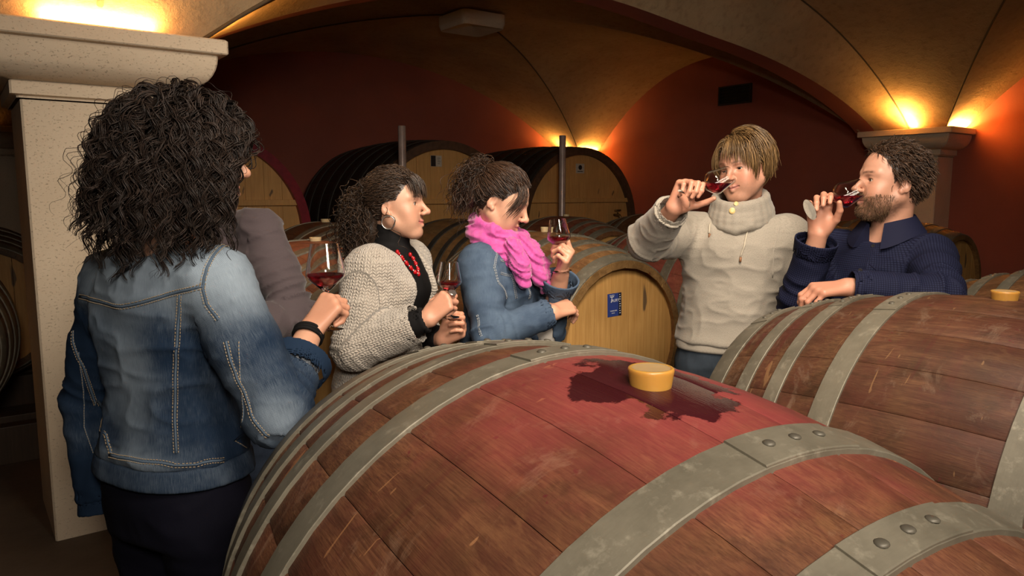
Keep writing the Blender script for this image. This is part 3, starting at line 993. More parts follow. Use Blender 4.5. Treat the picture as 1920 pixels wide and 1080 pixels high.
def vat(x, label, rim, plate=None, tap=None):
    z = 1.11
    root = empty('large_vat', (x, 7.15 + VHALF, z))
    tag(root, label, 'vat', 'large oak vats along the back wall')
    if not VSTAVE.materials: VSTAVE.materials.append(M_VDARK)
    for i in range(VN):
        o = link('stave', VSTAVE, None, root); o.rotation_euler = (0, 2*math.pi*i/VN, 0)
    for me in VHOOP_M:
        link('hoop', me, M_HOOP_DARK, root)
    for me in VBOARD:
        o = link('head_board', me, M_VHEAD, root); o.location = (0, -VHALF+0.05, 0)
    link('rim', ring_mesh(0.872, 0.962, -VHALF-0.012, -VHALF+0.06), rim, root)
    yf = -VHALF+0.05
    MB().box(-0.83, 0.83, yf-0.045, yf, 0.27, 0.325).build('cross_bar', M_VHEAD, root, bevel=0.005)
    for px in (-0.30, 0.12):
        MB().box(px-0.035, px+0.035, yf-0.035, yf, -0.55, 0.27).build('door_post', M_VHEAD, root, bevel=0.004)
    if plate:
        p = MB().box(plate[0]-0.07, plate[0]+0.07, yf-0.006, yf, plate[1]-0.06, plate[1]+0.06).build('name_plate', M_PLATE, root)
        if plate[2]:
            MB().box(plate[0]-0.068, plate[0]-0.008, yf-0.008, yf-0.006, plate[1]-0.058, plate[1]+0.058).build('printed_panel', M_INK, p)
            for i in range(4):
                MB().box(plate[0]+0.015, plate[0]+0.055-0.01*(i % 2), yf-0.0075, yf-0.006, plate[1]+0.030-0.02*i, plate[1]+0.034-0.02*i).build('print_line', M_INK, p)
        else:
            mm = MB(); mm.lathe([(0.030, 0), (0.030, 0.002), (0.012, 0.003)], 20, cap1=True)
            e = mm.build('emblem', M_INK, p); e.rotation_euler = (math.pi/2, 0, 0); e.location = (plate[0], yf-0.006, plate[1]+0.012)
            MB().box(plate[0]-0.045, plate[0]+0.045, yf-0.0075, yf-0.006, plate[1]-0.042, plate[1]-0.034).build('print_line', M_INK, p)
    if tap:
        tz = tap[1]
        tp = MB().tube([(tap[0], yf, tz), (tap[0], yf-0.10, tz), (tap[0], yf-0.13, tz-0.05)], 0.018, 10).build('tap', M_BRASS, root, True)
        MB().tube([(tap[0], yf-0.07, tz+0.01), (tap[0], yf-0.07, tz+0.06)], 0.010, 8).build('valve_stem', M_BRASS, tp, True)
        MB().tube([(tap[0]-0.05, yf-0.07, tz+0.065), (tap[0]+0.05, yf-0.07, tz+0.065)], 0.010, 8).build('tap_lever', M_BRASS, tp, True)
    # cradle feet
    for sy in (-0.6, 0.6):
        MB().box(-0.62, 0.62, sy-0.08, sy+0.08, -z, -0.80).build('cradle_foot', M_RAIL, root)
    return root
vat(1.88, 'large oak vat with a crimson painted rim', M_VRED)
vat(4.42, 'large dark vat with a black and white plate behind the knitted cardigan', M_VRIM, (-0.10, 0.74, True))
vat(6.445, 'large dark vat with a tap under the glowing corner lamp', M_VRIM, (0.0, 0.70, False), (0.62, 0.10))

# steel standpipes in front of the vats
M_PIPE = mat_steel('pipe_steel', (0.40, 0.30, 0.27), (0.58, 0.46, 0.42), (0.7, 0.6, 0.55), 0.2)
M_PIPE.node_tree.nodes['Principled BSDF'].inputs['Metallic'].default_value = 0.15
M_PIPE.node_tree.nodes['Principled BSDF'].inputs['Roughness'].default_value = 0.28
for x, lab in ((3.74, 'shorter looking steel standpipe above the knitted cardigan'), (5.895, 'tall steel standpipe right of the person with the pink scarf')):
    r = empty('standpipe', (x, 6.9, 0))
    m = MB(); m.lathe([(0.040, 0.0), (0.040, 2.17), (0.037, 2.18), (0.033, 2.18), (0.033, 2.0)], 20, cap0=True); m.build('tube', M_PIPE, r, True, auto=40)
    m = MB(); m.lathe([(0.09, 0.0), (0.09, 0.015), (0.05, 0.03), (0.041, 0.03)], 20, cap0=True); m.build('base_flange', M_PIPE, r, True, auto=40)
    tag(r, lab, 'pipe', 'steel standpipes')

# ------------------------------------------------------------------ labels on barrel heads
M_BLUE = plain('label_blue', (0.030, 0.055, 0.25), 0.5, 0, 0.06)
M_LDARK = plain('label_dark', (0.012, 0.014, 0.03), 0.5, 0, 0.06)
M_LINK = plain('label_white', (0.75, 0.75, 0.78), 0.5, 0, 0.02)
def text(body, size, loc, mat, parent, name='lettering', align='LEFT', shear=0.0, sx=1.0):
    cu = bpy.data.curves.new('tmp_text', 'FONT'); cu.body = body; cu.size = size; cu.align_x = align; cu.shear = shear; cu.extrude = 0.0004
    tmp = bpy.data.objects.new('tmp_text', cu); COL.objects.link(tmp)
    dg = bpy.context.evaluated_depsgraph_get()
    me = bpy.data.meshes.new_from_object(tmp.evaluated_get(dg)); me.name = name
    bpy.data.objects.remove(tmp); bpy.data.curves.remove(cu)
    o = link(name, me, None, parent); me.materials.clear(); me.materials.append(mat)
    o.rotation_euler = (math.pi/2, 0, 0); o.location = loc; o.scale = (sx, 1, 1)
    return o
def label(root, x, z, w, h, mat, side, rot=0.0):
    y = -(HALF-0.045) - 0.011 - 0.0015
    p = MB().box(-w/2, w/2, 0.0, 0.0015, -h/2, h/2).build('paper_label', mat, root)
    p.location = (x, y, z); p.rotation_euler = (0, rot, 0)
    if side:
        MB().box(w*0.28, w/2, -0.0006, 0.0, -h/2, h/2).build('dark_strip', M_LDARK, p)
        for i in range(9):
            MB().box(w*0.34, w*(0.44 if i % 3 else 0.40), -0.0012, -0.0006, h*(0.40-0.1*i), h*(0.43-0.1*i)).build('print_line', M_LINK, p)
    return p
lb = label(R1[1], -0.030, 0.185, 0.088, 0.108, M_BLUE, True, -0.03)
text('T', 0.042, (-0.036, -0.001, 0.012), M_LINK, lb, shear=0.25)
text('AURY', 0.019, (-0.020, -0.001, 0.014), M_LINK, lb)
text('tonnellerie', 0.007, (-0.032, -0.001, 0.044), M_LINK, lb)
text('TONNELLERIE', 0.007, (-0.030, -0.001, -0.030), M_LINK, lb)
text('FRANCE', 0.0055, (-0.020, -0.001, -0.040), M_LINK, lb)
lb = label(R1[4], -0.07, 0.02, 0.075, 0.13, M_LDARK, False)
# ------------------------------------------------------------------ people: heads, hands, bodies
from mathutils.bvhtree import BVHTree
def facing(phi, pitch=0.0, roll=0.0):
    """columns: right, forward, up; phi clockwise from straight ahead, pitch > 0 looks down"""
    return rotz(-math.radians(phi)) @ rotx(-math.radians(pitch)) @ roty(math.radians(roll))

def add_head(S, O, R, sc=1.0, nose=1.0, jaw=1.0, lid=0.0042, smile=0.0, nk=None, brow=1.0, mouth_open=0.0, neck_r=.052):
    O = np.asarray(O, float)
    P = lambda x, y, z: O + R @ (sc*A3(x, y, z))
    E = lambda c, r, k, op='u', RR=None: S.ell(P(*c), sc*A3(*r), R if RR is None else R @ RR, k*sc, op)
    Cn = lambda a, b, r1, r2, k, op='u': S.cone(P(*a), P(*b), sc*r1, sc*r2, k*sc, op)
    E((0, -.010, .043), (.0745, .094, .088), .01)
    E((0, .030, .004), (.061, .0575, .086), .03)
    E((0, .040, -.052), (.046*jaw, .044, .044), .03)
    E((0, .073, -.087), (.021*jaw, .016, .016), .022)
    for s in (-1, 1):
        Cn((s*.053*jaw, -.002, -.042), (s*.022*jaw, .060, -.085), .015, .014, .034)
        E((s*.041, .051, -.017+.004*smile), (.022, .025, .021), .02)
        E((s*.036, .060, -.042), (.020, .020, .024), .026)
        Cn((s*.012, .082, .034), (s*.047, .062, .034), .0085*brow, .008*brow, .012)
        E((s*.032, .090, .0135), (.0165, .0125, .0115), .012, 's')
    Cn((0, .082, .026), (0, .082+.019*nose, -.013), .0075, .0095, .012)
    E((0, .0845+.0185*nose, -.0165), (.0105, .0110, .0098), .008)
    for s in (-1, 1):
        E((s*.0118, .0755+.0165*nose, -.0215), (.0070, .0095, .0070), .006)
        E((s*.0062, .084+.0135*nose, -.0285), (.0034, .005, .0032), .002, 's')
        E((s*.0315, .0665, .0125), (.0150, .0150, .0150), .005)
    # lips
    w = .021 + .005*smile; zc = -.0525 + .005*smile
    for s in (-1, 1):
        Cn((s*w, .080-.004*smile, zc), (s*.006, .0905, -.0470), .0038, .0058, .006)
        Cn((s*w, .080-.004*smile, zc-.001), (0, .0895, -.0605), .0036, .0066, .006)
        Cn((s*(w+.001), .087-.003*smile, zc), (0, .0985, -.0532), .0016+mouth_open, .0018+mouth_open, .003, 's')
    for s in (-1, 1):
        ER = rotz(s*0.25) @ rotx(-0.18)
        E((s*.0745, -.012, .004), (.0060, .0155, .0265), .006, 'u', ER)
        E((s*.0812, -.009, .007), (.0055, .0095, .0150), .003, 's', ER)
        E((s*.0735, -.002, -.018), (.0055, .0075, .0090), .005)
        E((s*.0315, .0825, .0120), (.0130, .0110, lid), .002, 's')
    if nk is not None:
        S.cone(P(0, -.022, -.030), nk, neck_r*.92*sc, neck_r*sc, .03)
    return P

def head_colour(V, O, R, sc, skin, lips, brow_c, stubble=None, scalp_m=None, scalp_c=(.02, .013, .01), blush=0.5, smile=0.0):
    """vertex colours in head space: lips, brows, flush, stubble"""
    q = (V - O) @ R / sc
    far = np.linalg.norm(q - np.array((0, .02, .0)), axis=1) > .138
    q = np.where(far[:, None], np.array((0, -.3, -.5)), q)
    x, y, z = np.abs(q[:, 0]), q[:, 1], q[:, 2]
    col = np.tile(np.asarray(skin, np.float32), (len(V), 1))
    n = vnoise(V.astype(float), 60, 3)[:, None]*0.04 + vnoise(V.astype(float), 220, 5)[:, None]*0.03
    col = col*(1+n)
    g = lambda cx, cy, cz, r: np.exp(-(((x-cx)**2 + (y-cy)**2 + (z-cz)**2)/r**2))
    red = np.asarray((skin[0]*1.02, skin[1]*0.66, skin[2]*0.58))
    w = np.clip(blush*(g(.042, .062, -.02, .024) + 0.9*g(0, .106, -.018, .016) + .5*g(.075, -.01, .005, .03)), 0, 1)[:, None]
    col = col*(1-w) + red*w
    if stubble is not None:
        m = np.clip(1.25 - ((z+.070)/.040)**2 - np.clip(.01-y, 0, 1)*14, 0, 1)*np.clip((y+.02)/.02, 0, 1)
        m = np.maximum(m, g(0.010, .090, -.036, .018))
        m = m*np.clip((-.012 - z)/.022 + .15, 0, 1)*np.clip((z+.135)/.02, 0, 1)
        m = np.clip(m*(.78 + .5*vnoise(V.astype(float), 240, 9)), 0, 1)[:, None]
        col = col*(1-m*stubble[3]) + np.asarray(stubble[:3])*m*stubble[3]
    zc = -.0525 + .005*smile*np.clip(x/.02, 0, 1)
    lw = np.clip(1.5 - (x/(.0225+.004*smile))**4*1.2, 0, 1)*np.clip((y-.070)/.004, 0, 1)
    lm = (np.clip(1.35 - np.abs(z-zc-.0005)/.0085, 0, 1)*lw)[:, None]
    col = col*(1-lm) + np.asarray(lips)*lm
    dk = (np.clip(1.1 - np.abs(z-zc)/.0018, 0, 1)*lw*np.clip((y-.075)/.004, 0, 1))[:, None]
    col = col*(1-dk*.75) + np.asarray((.06, .015, .012))*dk*.75
    arch = .0375 - ((x-.034)/.03)**2*.007
    bm = np.clip(1.3 - np.abs(z-arch)/.0042, 0, 1)*np.clip((x-.009)/.005, 0, 1)*np.clip((.052-x)/.008, 0, 1)*np.clip((y-.045)/.01, 0, 1)
    bm = (bm*(.75+.35*vnoise(V.astype(float), 300, 4)))[:, None]
    col = col*(1-bm) + np.asarray(brow_c)*bm
    if scalp_m is not None:
        m = scalp_m(q) & (np.sqrt(((q - np.array((0, -.01, .043)))**2).sum(1)) < .125) & (q[:, 2] > -.05)
        col[m] = scalp_c
    # lash line
    dd = np.sqrt((x-.0315)**2 + (y-.0665)**2 + (z-.0125)**2)
    la = (np.clip(1.2-np.abs(dd-.0140)/.0026, 0, 1)*np.clip((y-.070)/.004, 0, 1)*np.clip((z-.0115)/.003, 0, 1)*np.clip((.0205-z)/.002, 0, 1)*.85)[:, None]
    col = col*(1-la) + np.asarray((.03, .018, .012))*la
    return np.clip(col, 0, 1)

def mat_skin():
    t = NT('skin')
    a = t.n('Attribute', attribute_name='Col')
    co = t.coords('Object')
    f = t.noise(co, 420, 3, 0.6)
    t.color(t.mix(t.math('MULTIPLY', f, 0.10), a.outputs['Color'], (0.30, 0.12, 0.08)))
    t.set(Roughness=0.46, Subsurface_Weight=0.12, Subsurface_Scale=0.012)
    t.b.inputs['Subsurface Radius'].default_value = (1.0, 0.35, 0.2)
    t.bump(f, 0.10, 0.0012)
    return t.m
M_SKIN = mat_skin()

FING = [((.027, .091), (.041, .025, .021), (.0093, .0086, .0080, .0066)),
        ((.009, .095), (.045, .029, .022), (.0096, .0089, .0082, .0068)),
        ((-.0095, .090), (.042, .027, .022), (.0092, .0085, .0078, .0064)),
        ((-.0275, .080), (.033, .020, .019), (.0082, .0075, .0069, .0058))]
def add_hand(S, wrist, ydir, zdir, side, sc=1.0, curls=None, spread=(6, 2, -2, -7), thumb=None):
    """side +1: thumb on +x of the hand frame. curls: per finger 3 joint angles (deg).  zdir: back of the hand.
    thumb: base bend directions [(x,y,z)*3] in the hand frame (x towards the thumb side)"""
    y = unit(ydir); z = np.asarray(zdir, float); z = unit(z - y*(z @ y)); x = np.cross(y, z)*side
    T = np.stack([x, y, z], 1); w = np.asarray(wrist, float)
    P = lambda a, b, c: w + T @ (sc*A3(a, b, c))
    curls = curls or [(35, 40, 25)]*4
    if np.ndim(curls[0]) == 0: curls = [curls]*4
    for i, ((bx, by), L, r) in enumerate(FING):
        S.cone(P(bx*.55, .004, 0), P(bx, by, .002), .0150*sc, .0118*sc, .012)
    S.ell(P(.012, .038, -.010), A3(.030, .040, .013)*sc, T*np.array([side, 1, 1]), .012)
    S.ell(P(.026, .034, -.014), A3(.016, .030, .014)*sc, T*np.array([side, 1, 1]), .012)
    tips = []
    for i, ((bx, by), L, r) in enumerate(FING):
        p = A3(bx, by, .001); ang = 0.0; sp = math.radians(spread[i])
        for j in range(3):
            ang += math.radians(curls[i][j])
            d = A3(math.sin(sp)*math.cos(ang), math.cos(sp)*math.cos(ang), -math.sin(ang))
            q = p + d*L[j]
            S.cone(P(*p), P(*q), r[j]*sc, r[j+1]*sc, .0035 if j else .006)
            p = q
        tips.append(P(*p))
    thumb = thumb or [(.72, .60, -.35), (.35, .86, -.38), (.10, .92, -.38)]
    p = A3(.020, .014, -.006)
    for d, L, r1, r2 in zip(thumb, (.046, .034, .027), (.0165, .0115, .0100), (.0115, .0100, .0078)):
        q = p + unit(d)*L
        S.cone(P(*p), P(*q), r1*sc, r2*sc, .010 if L > .04 else .003)
        p = q
    tips.append(P(*p))
    c = P(.005, .07, -.02)
    return dict(P=P, T=T, w=w, tips=tips, fine=(c - .115*sc, c + .115*sc, .0026))

def body_keys(sp, ease=0.0):
    """horizontal slices of the trunk: z, cx, cy, yaw, half width, front, back"""
    f = sp.get('fem', True); g = sp.get('girth', 1.0)
    zn = sp['neck'][2]; zc = sp['pelvis'][2] - 0.09
    H = zn - zc
    if f: prof = [(0.0, .150, .105, .115), (.15, .172, .112, .125), (.30, .160, .108, .112), (.46, .132, .100, .092), (.60, .140, .108, .092), (.72, .152, .128, .098), (.83, .150, .104, .098), (.92, .125, .074, .085), (1.0, .062, .056, .062)]
    else: prof = [(0.0, .150, .108, .112), (.15, .165, .118, .120), (.30, .160, .120, .112), (.46, .152, .118, .104), (.60, .160, .120, .104), (.72, .172, .125, .108), (.83, .172, .112, .108), (.92, .140, .082, .092), (1.0, .066, .060, .066)]
    pel = np.array(sp['pelvis'], float); che = np.array(sp['chest'], float); nk = np.array(sp['neck'], float)
    keys = []
    sp_pts = [(pel[2]-.09, pel[0], pel[1]), (pel[2], pel[0], pel[1]), (che[2], che[0], che[1]), (nk[2], nk[0], nk[1])]
    for t, a, bf, bb in prof:
        z = zc + t*H
        cx, cy = crom(sp_pts, np.array([z]))
        ph = np.interp(z, [pel[2], che[2]], [sp.get('hip_phi', sp['phi']), sp['phi']])
        keys.append((z, cx[0], cy[0], -math.radians(ph), a*g+ease, bf*g+ease, bb*g+ease))
    return keys
def clip_keys(keys, z0, z1, n=14):
    zs = np.linspace(z0, z1, n)
    c = crom(keys, zs)
    return [tuple([z] + [ch[i] for ch in c]) for i, z in enumerate(zs)]

def lerp(a, b, t): return np.asarray(a, float)*(1-t) + np.asarray(b, float)*t

class Person:
    def __init__(self, name, label, base, sp, group=None):
        self.sp = sp; self.base = np.array([base[0], base[1], 0.0])
        self.root = None; self.name, self.label = name, label
        self.surf = {}
    def place(self, me, name, mat, parent=None):
        o = link(name, me, mat, parent)
        if parent is None:
            o.location = W(self.base[0], self.base[1], 0.0); o.rotation_euler = (0, 0, -HEADING)
        return o
    def body(self, skin, headkw=None, colkw=None, arm_r=(.046, .037, .027), hands=True, eye=(.05, .03, .02), eyes=True, head_h=.0021):
        sp = self.sp; S = SDF(); fine = []
        S.loft(clip_keys(body_keys(sp, -.018), sp['pelvis'][2]-.08, sp['neck'][2]-.01), k=.02)
        for sd in ('L', 'R'):
            sh, el, wr = (np.array(sp[sd+k], float) for k in ('sh', 'el', 'wr'))
            S.cone(lerp(sp['neck'], sh, .25) - A3(0, 0, .03), sh, .045, arm_r[0], .04)
            S.cone(sh, el, arm_r[0], arm_r[1], .02)
            S.cone(el, lerp(el, wr, .35), arm_r[1], arm_r[1]*.98, .02); S.cone(lerp(el, wr, .35), wr, arm_r[1]*.98, arm_r[2], .02)
            hp, kn, an = (np.array(sp[sd+k], float) for k in ('hip', 'kn', 'an'))
            S.cone(hp, kn, .072, .046, .03); S.cone(kn, an, .046, .032, .02)
            ft = A3(math.sin(math.radians(sp.get('foot_phi', sp['phi']))), math.cos(math.radians(sp.get('foot_phi', sp['phi']))), 0)
            S.cone(an - A3(0, 0, .03), an + ft*.14 - A3(0, 0, .045), .030, .022, .02)
        self.hands = {}
        for sd in ('L', 'R'):
            hk = sp.get(sd+'hand')
            if hk:
                hk = dict(hk)
                self.hands[sd] = add_hand(S, sp[sd+'wr'], hk.pop('y'), hk.pop('z'), -1 if sd == 'R' else 1, **hk)
                if hands: fine.append(self.hands[sd]['fine'])
        hk = dict(headkw or {})
        O, R = np.array(sp['head'], float), sp['headR']
        sc = hk.get('sc', 1.0)
        nb = np.array(sp['neck'], float) - A3(0, 0, .03)
        add_head(S, O, R, nk=nb, **hk)
        fine.append((O - .155*sc, O + .155*sc, head_h))
        self.O, self.R, self.sc = O, R, sc
        V, Q = S.mesh(.014, fine)
        V = smooth_mesh(V, Q, 1, 0.4)
        ck = dict(colkw or {})
        col = head_colour(V, O, R, sc, skin, **ck)
        # hands a little ruddier
        for h in self.hands.values():
            d = np.linalg.norm(V - h['P'](0, .09, -.02), axis=1)
            w = np.clip(1.2 - d/.11, 0, .55)[:, None]
            col = col*(1-w) + w*np.asarray((skin[0]*1.0, skin[1]*.80, skin[2]*.74))
        me = mesh_np(self.name, V - self.base, Q, col=col)
        self.root = self.place(me, self.name, M_SKIN)
        tag(self.root, self.label, 'person')
        if eyes:
            for s in (-1, 1):
                c = O + R @ (sc*A3(s*.0315, .0665, .0122))
                self.eyeball(c, R, .0133*sc, eye)
        return self
    def eyeball(self, c, R, r, iris):
        m = MB(); m.lathe([(r*math.sin(math.pi*i/14), -r*math.cos(math.pi*i/14)) for i in range(15)], 20)
        V = np.array(m.v); # z axis -> forward
        t = math.radians(-4)
        F = R @ np.array([[1, 0, 0], [0, 0, 1], [0, -1, 0]], float).T
        fwd = R[:, 1]
        Vw = V @ np.stack([R[:, 0], R[:, 2], R[:, 1]], 0)
        d = Vw @ fwd / r
        col = np.tile(np.array((.62, .56, .50), np.float32), (len(V), 1))
        col[d > .80] = iris; col[d > .955] = (.005, .005, .005)
        me = mesh_np('eye', Vw + c - self.base, [f for f in m.f], col=col)
        self.place(me, 'eye', M_EYE, self.root)
    # ---- garments
    def garment(self, S, name, mat, h=.006, fine=(), folds=None, label=None, smooth=1, parent=None, colfn=None, thick=None, keep=None):
        V, Q = S.mesh(h, fine)
        V = smooth_mesh(V, Q, smooth, 0.5)
        uv = self.cloth_uv(V)
        if folds:
            N = vnormals(V, Q)
            V = (V + N*folds(V, uv, self)[:, None]).astype(np.float32)
        col = colfn(V) if colfn else None
        me = mesh_np(name, V - self.base, Q, uv=uv, col=col)
        o = self.place(me, name, mat, parent or self.root)
        if label: o['label'] = label
        self.surf[name] = (V, Q)
        return o
    def cloth_uv(self, V):
        sp = self.sp
        c = np.array(sp['chest'], float); ph = math.radians(sp['phi'])
        fx, fy = math.sin(ph), math.cos(ph)
        px, py = V[:, 0]-c[0], V[:, 1]-c[1]
        # angle measured from the front, wrapping at the back (or at 'seam_phi')
        s0 = math.radians(sp.get('wrap', 180))
        ang = np.arctan2(px*fy - py*fx, px*fx + py*fy)
        ang = (ang - s0) % (2*math.pi)
        best = np.hypot(px, py)/.17
        uv = np.stack([ang*.15, V[:, 2], np.zeros(len(V))], 1)
        k = 1
        for sd in ('L', 'R'):
            sh, el, wr = (np.array(sp[sd+q], float) for q in ('sh', 'el', 'wr'))
            off = 0.0
            for a, b in ((sh, el), (el, wr)):
                ab = b - a; L = np.linalg.norm(ab); d = ab/L
                rel = V - a; t = rel @ d
                rad = rel - t[:, None]*d
                dist = np.linalg.norm(rad, axis=1)/.062 + np.maximum(-t, 0)/.05 + np.maximum(t-L, 0)/.05
                ref = A3(0, -1, 0) if abs(d[1]) < .8 else A3(0, 0, 1)   # towards the camera
                u = unit(ref - d*(ref @ d)); w = np.cross(d, u)
                an = np.arctan2(rad @ w, rad @ u)
                m = dist < best
                best = np.where(m, dist, best)
                uv[m] = np.stack([an*.055, off + t, np.full(len(V), k)], 1)[m]
                off += L
            k += 1
        return uv
    def bvh(self, name):
        V, Q = self.surf[name]
        return BVHTree.FromPolygons([tuple(v) for v in V.astype(float)], [tuple(q) for q in Q.tolist()])
    def on(self, tree, pts, lift=.002, sub=4):
        """points near the surface -> densified polyline lying on it"""
        out = []
        P = [np.asarray(p, float) for p in pts]
        for i in range(len(P)-1):
            for j in range(sub):
                out.append(lerp(P[i], P[i+1], j/sub))
        out.append(P[-1])
        res = []
        for p in out:
            loc, nor, _, _ = tree.find_nearest(Vector(p))
            res.append((np.array(loc) + np.array(nor)*lift, np.array(nor)))
        return res
    def ray(self, tree, px, py):
        """the point of the surface seen from where the photographer stands, along a sight line"""
        u, v = (px-960)/1400.0, (py-540)/1400.0
        d = Vector((u, math.cos(PITCH) - v*math.sin(PITCH), -v*math.cos(PITCH) - math.sin(PITCH))).normalized()
        loc, nor, _, _ = tree.ray_cast(Vector((0, 0, EYE)), d)
        return None if loc is None else np.array(loc)
    def sight(self, tree, pts):
        return [p for p in (self.ray(tree, *q) for q in pts) if p is not None]
    def seam_line(self, tree, pts, name, mat, parent, r=.0022, lift=.0012, stitch=None, sub=5, double=0.0):
        res = self.on(tree, pts, lift, sub)
        m = MB(); m.tube([p - self.base for p, n in res], r, 6, flat=.8)
        o = m.build(name, mat, parent, True)
        if stitch is not None:
            dm = MB()
            for offs in ((-double, double) if double else (0.0,)):
                acc = 0.0
                for (p, n), (q, n2) in zip(res[:-1], res[1:]):
                    t = q - p; L = np.linalg.norm(t)
                    if L < 1e-5: continue
                    t /= L; sd = np.cross(n, t)
                    k = max(1, int(round(L/.006)))
                    for i in range(k):
                        a = p + t*L*(i+.12)/k + n*(r*.7) + sd*offs; b = p + t*L*(i+.72)/k + n*(r*.7) + sd*offs
                        dm.tube([a - self.base, b - self.base], .0009, 4)
            if dm.v: dm.build('stitching', stitch, parent)
        return o

def mat_eye():
    t = NT('eye_surface')
    a = t.n('Attribute', attribute_name='Col'); t.color(a.outputs['Color']); t.set(Roughness=0.12)
    return t.m
M_EYE = mat_eye()

def sleeve(S, sh, el, wr, r, t_end, k=.03, open_r=None):
    """r: shoulder, elbow, cuff radii; t_end: where along the forearm it stops"""
    sh, el, wr = (np.asarray(q, float) for q in (sh, el, wr))
    e = lerp(el, wr, t_end)
    S.cone(sh, lerp(sh, el, .5), r[0], (r[0]+r[1])/2, k); S.cone(lerp(sh, el, .5), el, (r[0]+r[1])/2, r[1], .02)
    S.cone(el, e, r[1], r[2], .02)
    d = unit(wr - el)
    # open end: cut flat, hollow
    ref = A3(0, 0, 1) if abs(d[2]) < .9 else A3(1, 0, 0)
    u = unit(np.cross(d, ref)); v = np.cross(d, u)
    S.box(e + d*.075, (.09, .09, .075), np.stack([u, v, d], 1), 0, .004, 's')
    S.cone(e - d*.03, e + d*.05, (open_r or r[2]-.006), (open_r or r[2]-.006), .003, 's')
    return e

# ------------------------------------------------------------------ hair
def mat_hair(name, c0, c1, rough=0.42, spec=0.5):
    t = NT(name)
    co = t.coords('Object')
    a = t.n('Attribute', attribute_name='Col')
    n = t.noise(co, 18, 4, 0.6)
    sx = t.n('SeparateColor'); t.l(a.outputs['Color'], sx.inputs[0])
    f = t.math('ADD', t.math('MULTIPLY', sx.outputs[0], 0.75), t.math('MULTIPLY', n, 0.25))
    t.color(t.ramp(f, [(0.15, c0), (0.85, c1)]))
    t.set(Roughness=rough); t.b.inputs['Specular IOR Level'].default_value = spec
    return t.m

def grow(P, roots, dirs, field, steps, step, stiff=0.6, layer=None, collide=True, curl=None, wob=0.0, seed=1, ex=(.0745, .094, .088), ec=(0, -.010, .043)):
    """strands in head space. field(pos, i) -> flow directions. layer: height over the scalp per strand.
    curl: (amplitude, turns per metre) arrays"""
    r = np.random.default_rng(seed)
    n = len(roots); pos = roots.copy(); d = dirs.copy(); out = [pos.copy()]
    ex = np.asarray(ex); ec = np.asarray(ec)
    stp = step if np.ndim(step) else np.full(n, step)
    for i in range(steps):
        f = field(pos, i)
        d = stiff*d + (1-stiff)*f + wob*r.normal(size=(n, 3))
        d /= np.linalg.norm(d, axis=1, keepdims=True) + 1e-9
        pos = pos + d*stp[:, None]
        if collide:
            L = layer if layer is not None else np.full(n, .008)
            q = pos - ec
            e2 = ex[None] + L[:, None]
            k = np.sqrt(((q/e2)**2).sum(1))
            m = (k < 1) & (pos[:, 2] > -.06)
            pos = np.where(m[:, None], ec + q/np.maximum(k, 1e-3)[:, None], pos)
        out.append(pos.copy())
    path = np.stack(out, 1)
    if curl is not None:
        amp, freq = curl
        m = path.shape[1]
        T = np.gradient(path, axis=1); T /= np.linalg.norm(T, axis=2, keepdims=True) + 1e-9
        ref = np.array((.3, .2, .93)); U = np.cross(T, ref); U /= np.linalg.norm(U, axis=2, keepdims=True) + 1e-9
        Wv = np.cross(T, U)
        s = np.arange(m)[None]*stp[:, None]
        ph = r.uniform(0, 6.28, (n, 1)); sg = np.where(r.random((n, 1)) > .5, 1, -1)
        env = np.clip(np.arange(m)/ (0.25*m), 0, 1)[None]
        a = 2*math.pi*freq[:, None]*s*sg + ph
        path = path + (amp[:, None]*env)[..., None]*(np.cos(a)[..., None]*U + np.sin(a)[..., None]*Wv)
    return path

def scalp(n, mask, seed=1, ex=(.0745, .094, .088), ec=(0, -.010, .043), lift=.001):
    r = np.random.default_rng(seed); pts = []
    ex = np.asarray(ex); ec = np.asarray(ec); tot = 0
    while tot < n:
        v = r.normal(size=(n*2, 3)); v /= np.linalg.norm(v, axis=1, keepdims=True)
        p = ec + v*(ex+lift)
        p = p[mask(p)]; pts.append(p); tot += len(p)
        if len(pts) > 60: break
    p = np.concatenate(pts)[:n]
    nor = (p-ec)/ex**2; nor /= np.linalg.norm(nor, axis=1, keepdims=True)
    return p, nor

def hair_object(person, groups, mat, name='hair', cap=None, seed=3, label=None, sides=3):
    """groups: list of (paths in head space, radius array); cap: SDF in world space giving the under-mass"""
    r = np.random.default_rng(seed)
    VV, QQ, CC = [], [], []; off = 0
    if cap is not None:
        V, Q = cap.mesh(.0045); V = smooth_mesh(V, Q, 1)
        VV.append(V - person.base); QQ.append(Q); off += len(V)
        CC.append(np.clip(.28 + .22*vnoise(V.astype(float), (90, 90, 14), 3), 0, 1))
    for paths, rad in groups:
        n, m, _ = paths.shape
        w = person.O + (person.sc*paths.reshape(-1, 3)) @ person.R.T
        V, Q = strand_mesh(w.reshape(n, m, 3), rad, sides)
        VV.append(V - person.base); QQ.append(Q + off); off += len(V)
        base = np.clip(r.normal(.5, .24, n), 0, 1)
        CC.append(np.repeat(base, m*sides))
    c = np.concatenate(CC)
    me = mesh_np(name, np.concatenate(VV), np.concatenate(QQ), col=np.stack([c, c, c], 1))
    o = person.place(me, name, mat, person.root)
    if label: o['label'] = label
    return o

def tang(pos, g, ex=(.0745, .094, .088), ec=(0, -.010, .043)):
    n = (pos - np.asarray(ec))/np.asarray(ex)**2; n /= np.linalg.norm(n, axis=1, keepdims=True) + 1e-9
    g = g + 0*pos
    near = (np.sqrt((((pos - np.asarray(ec))/np.asarray(ex))**2).sum(1)) < 1.45)[:, None]
    f = g - (g*n).sum(1, keepdims=True)*n*near
    return f/(np.linalg.norm(f, axis=1, keepdims=True) + 1e-6)

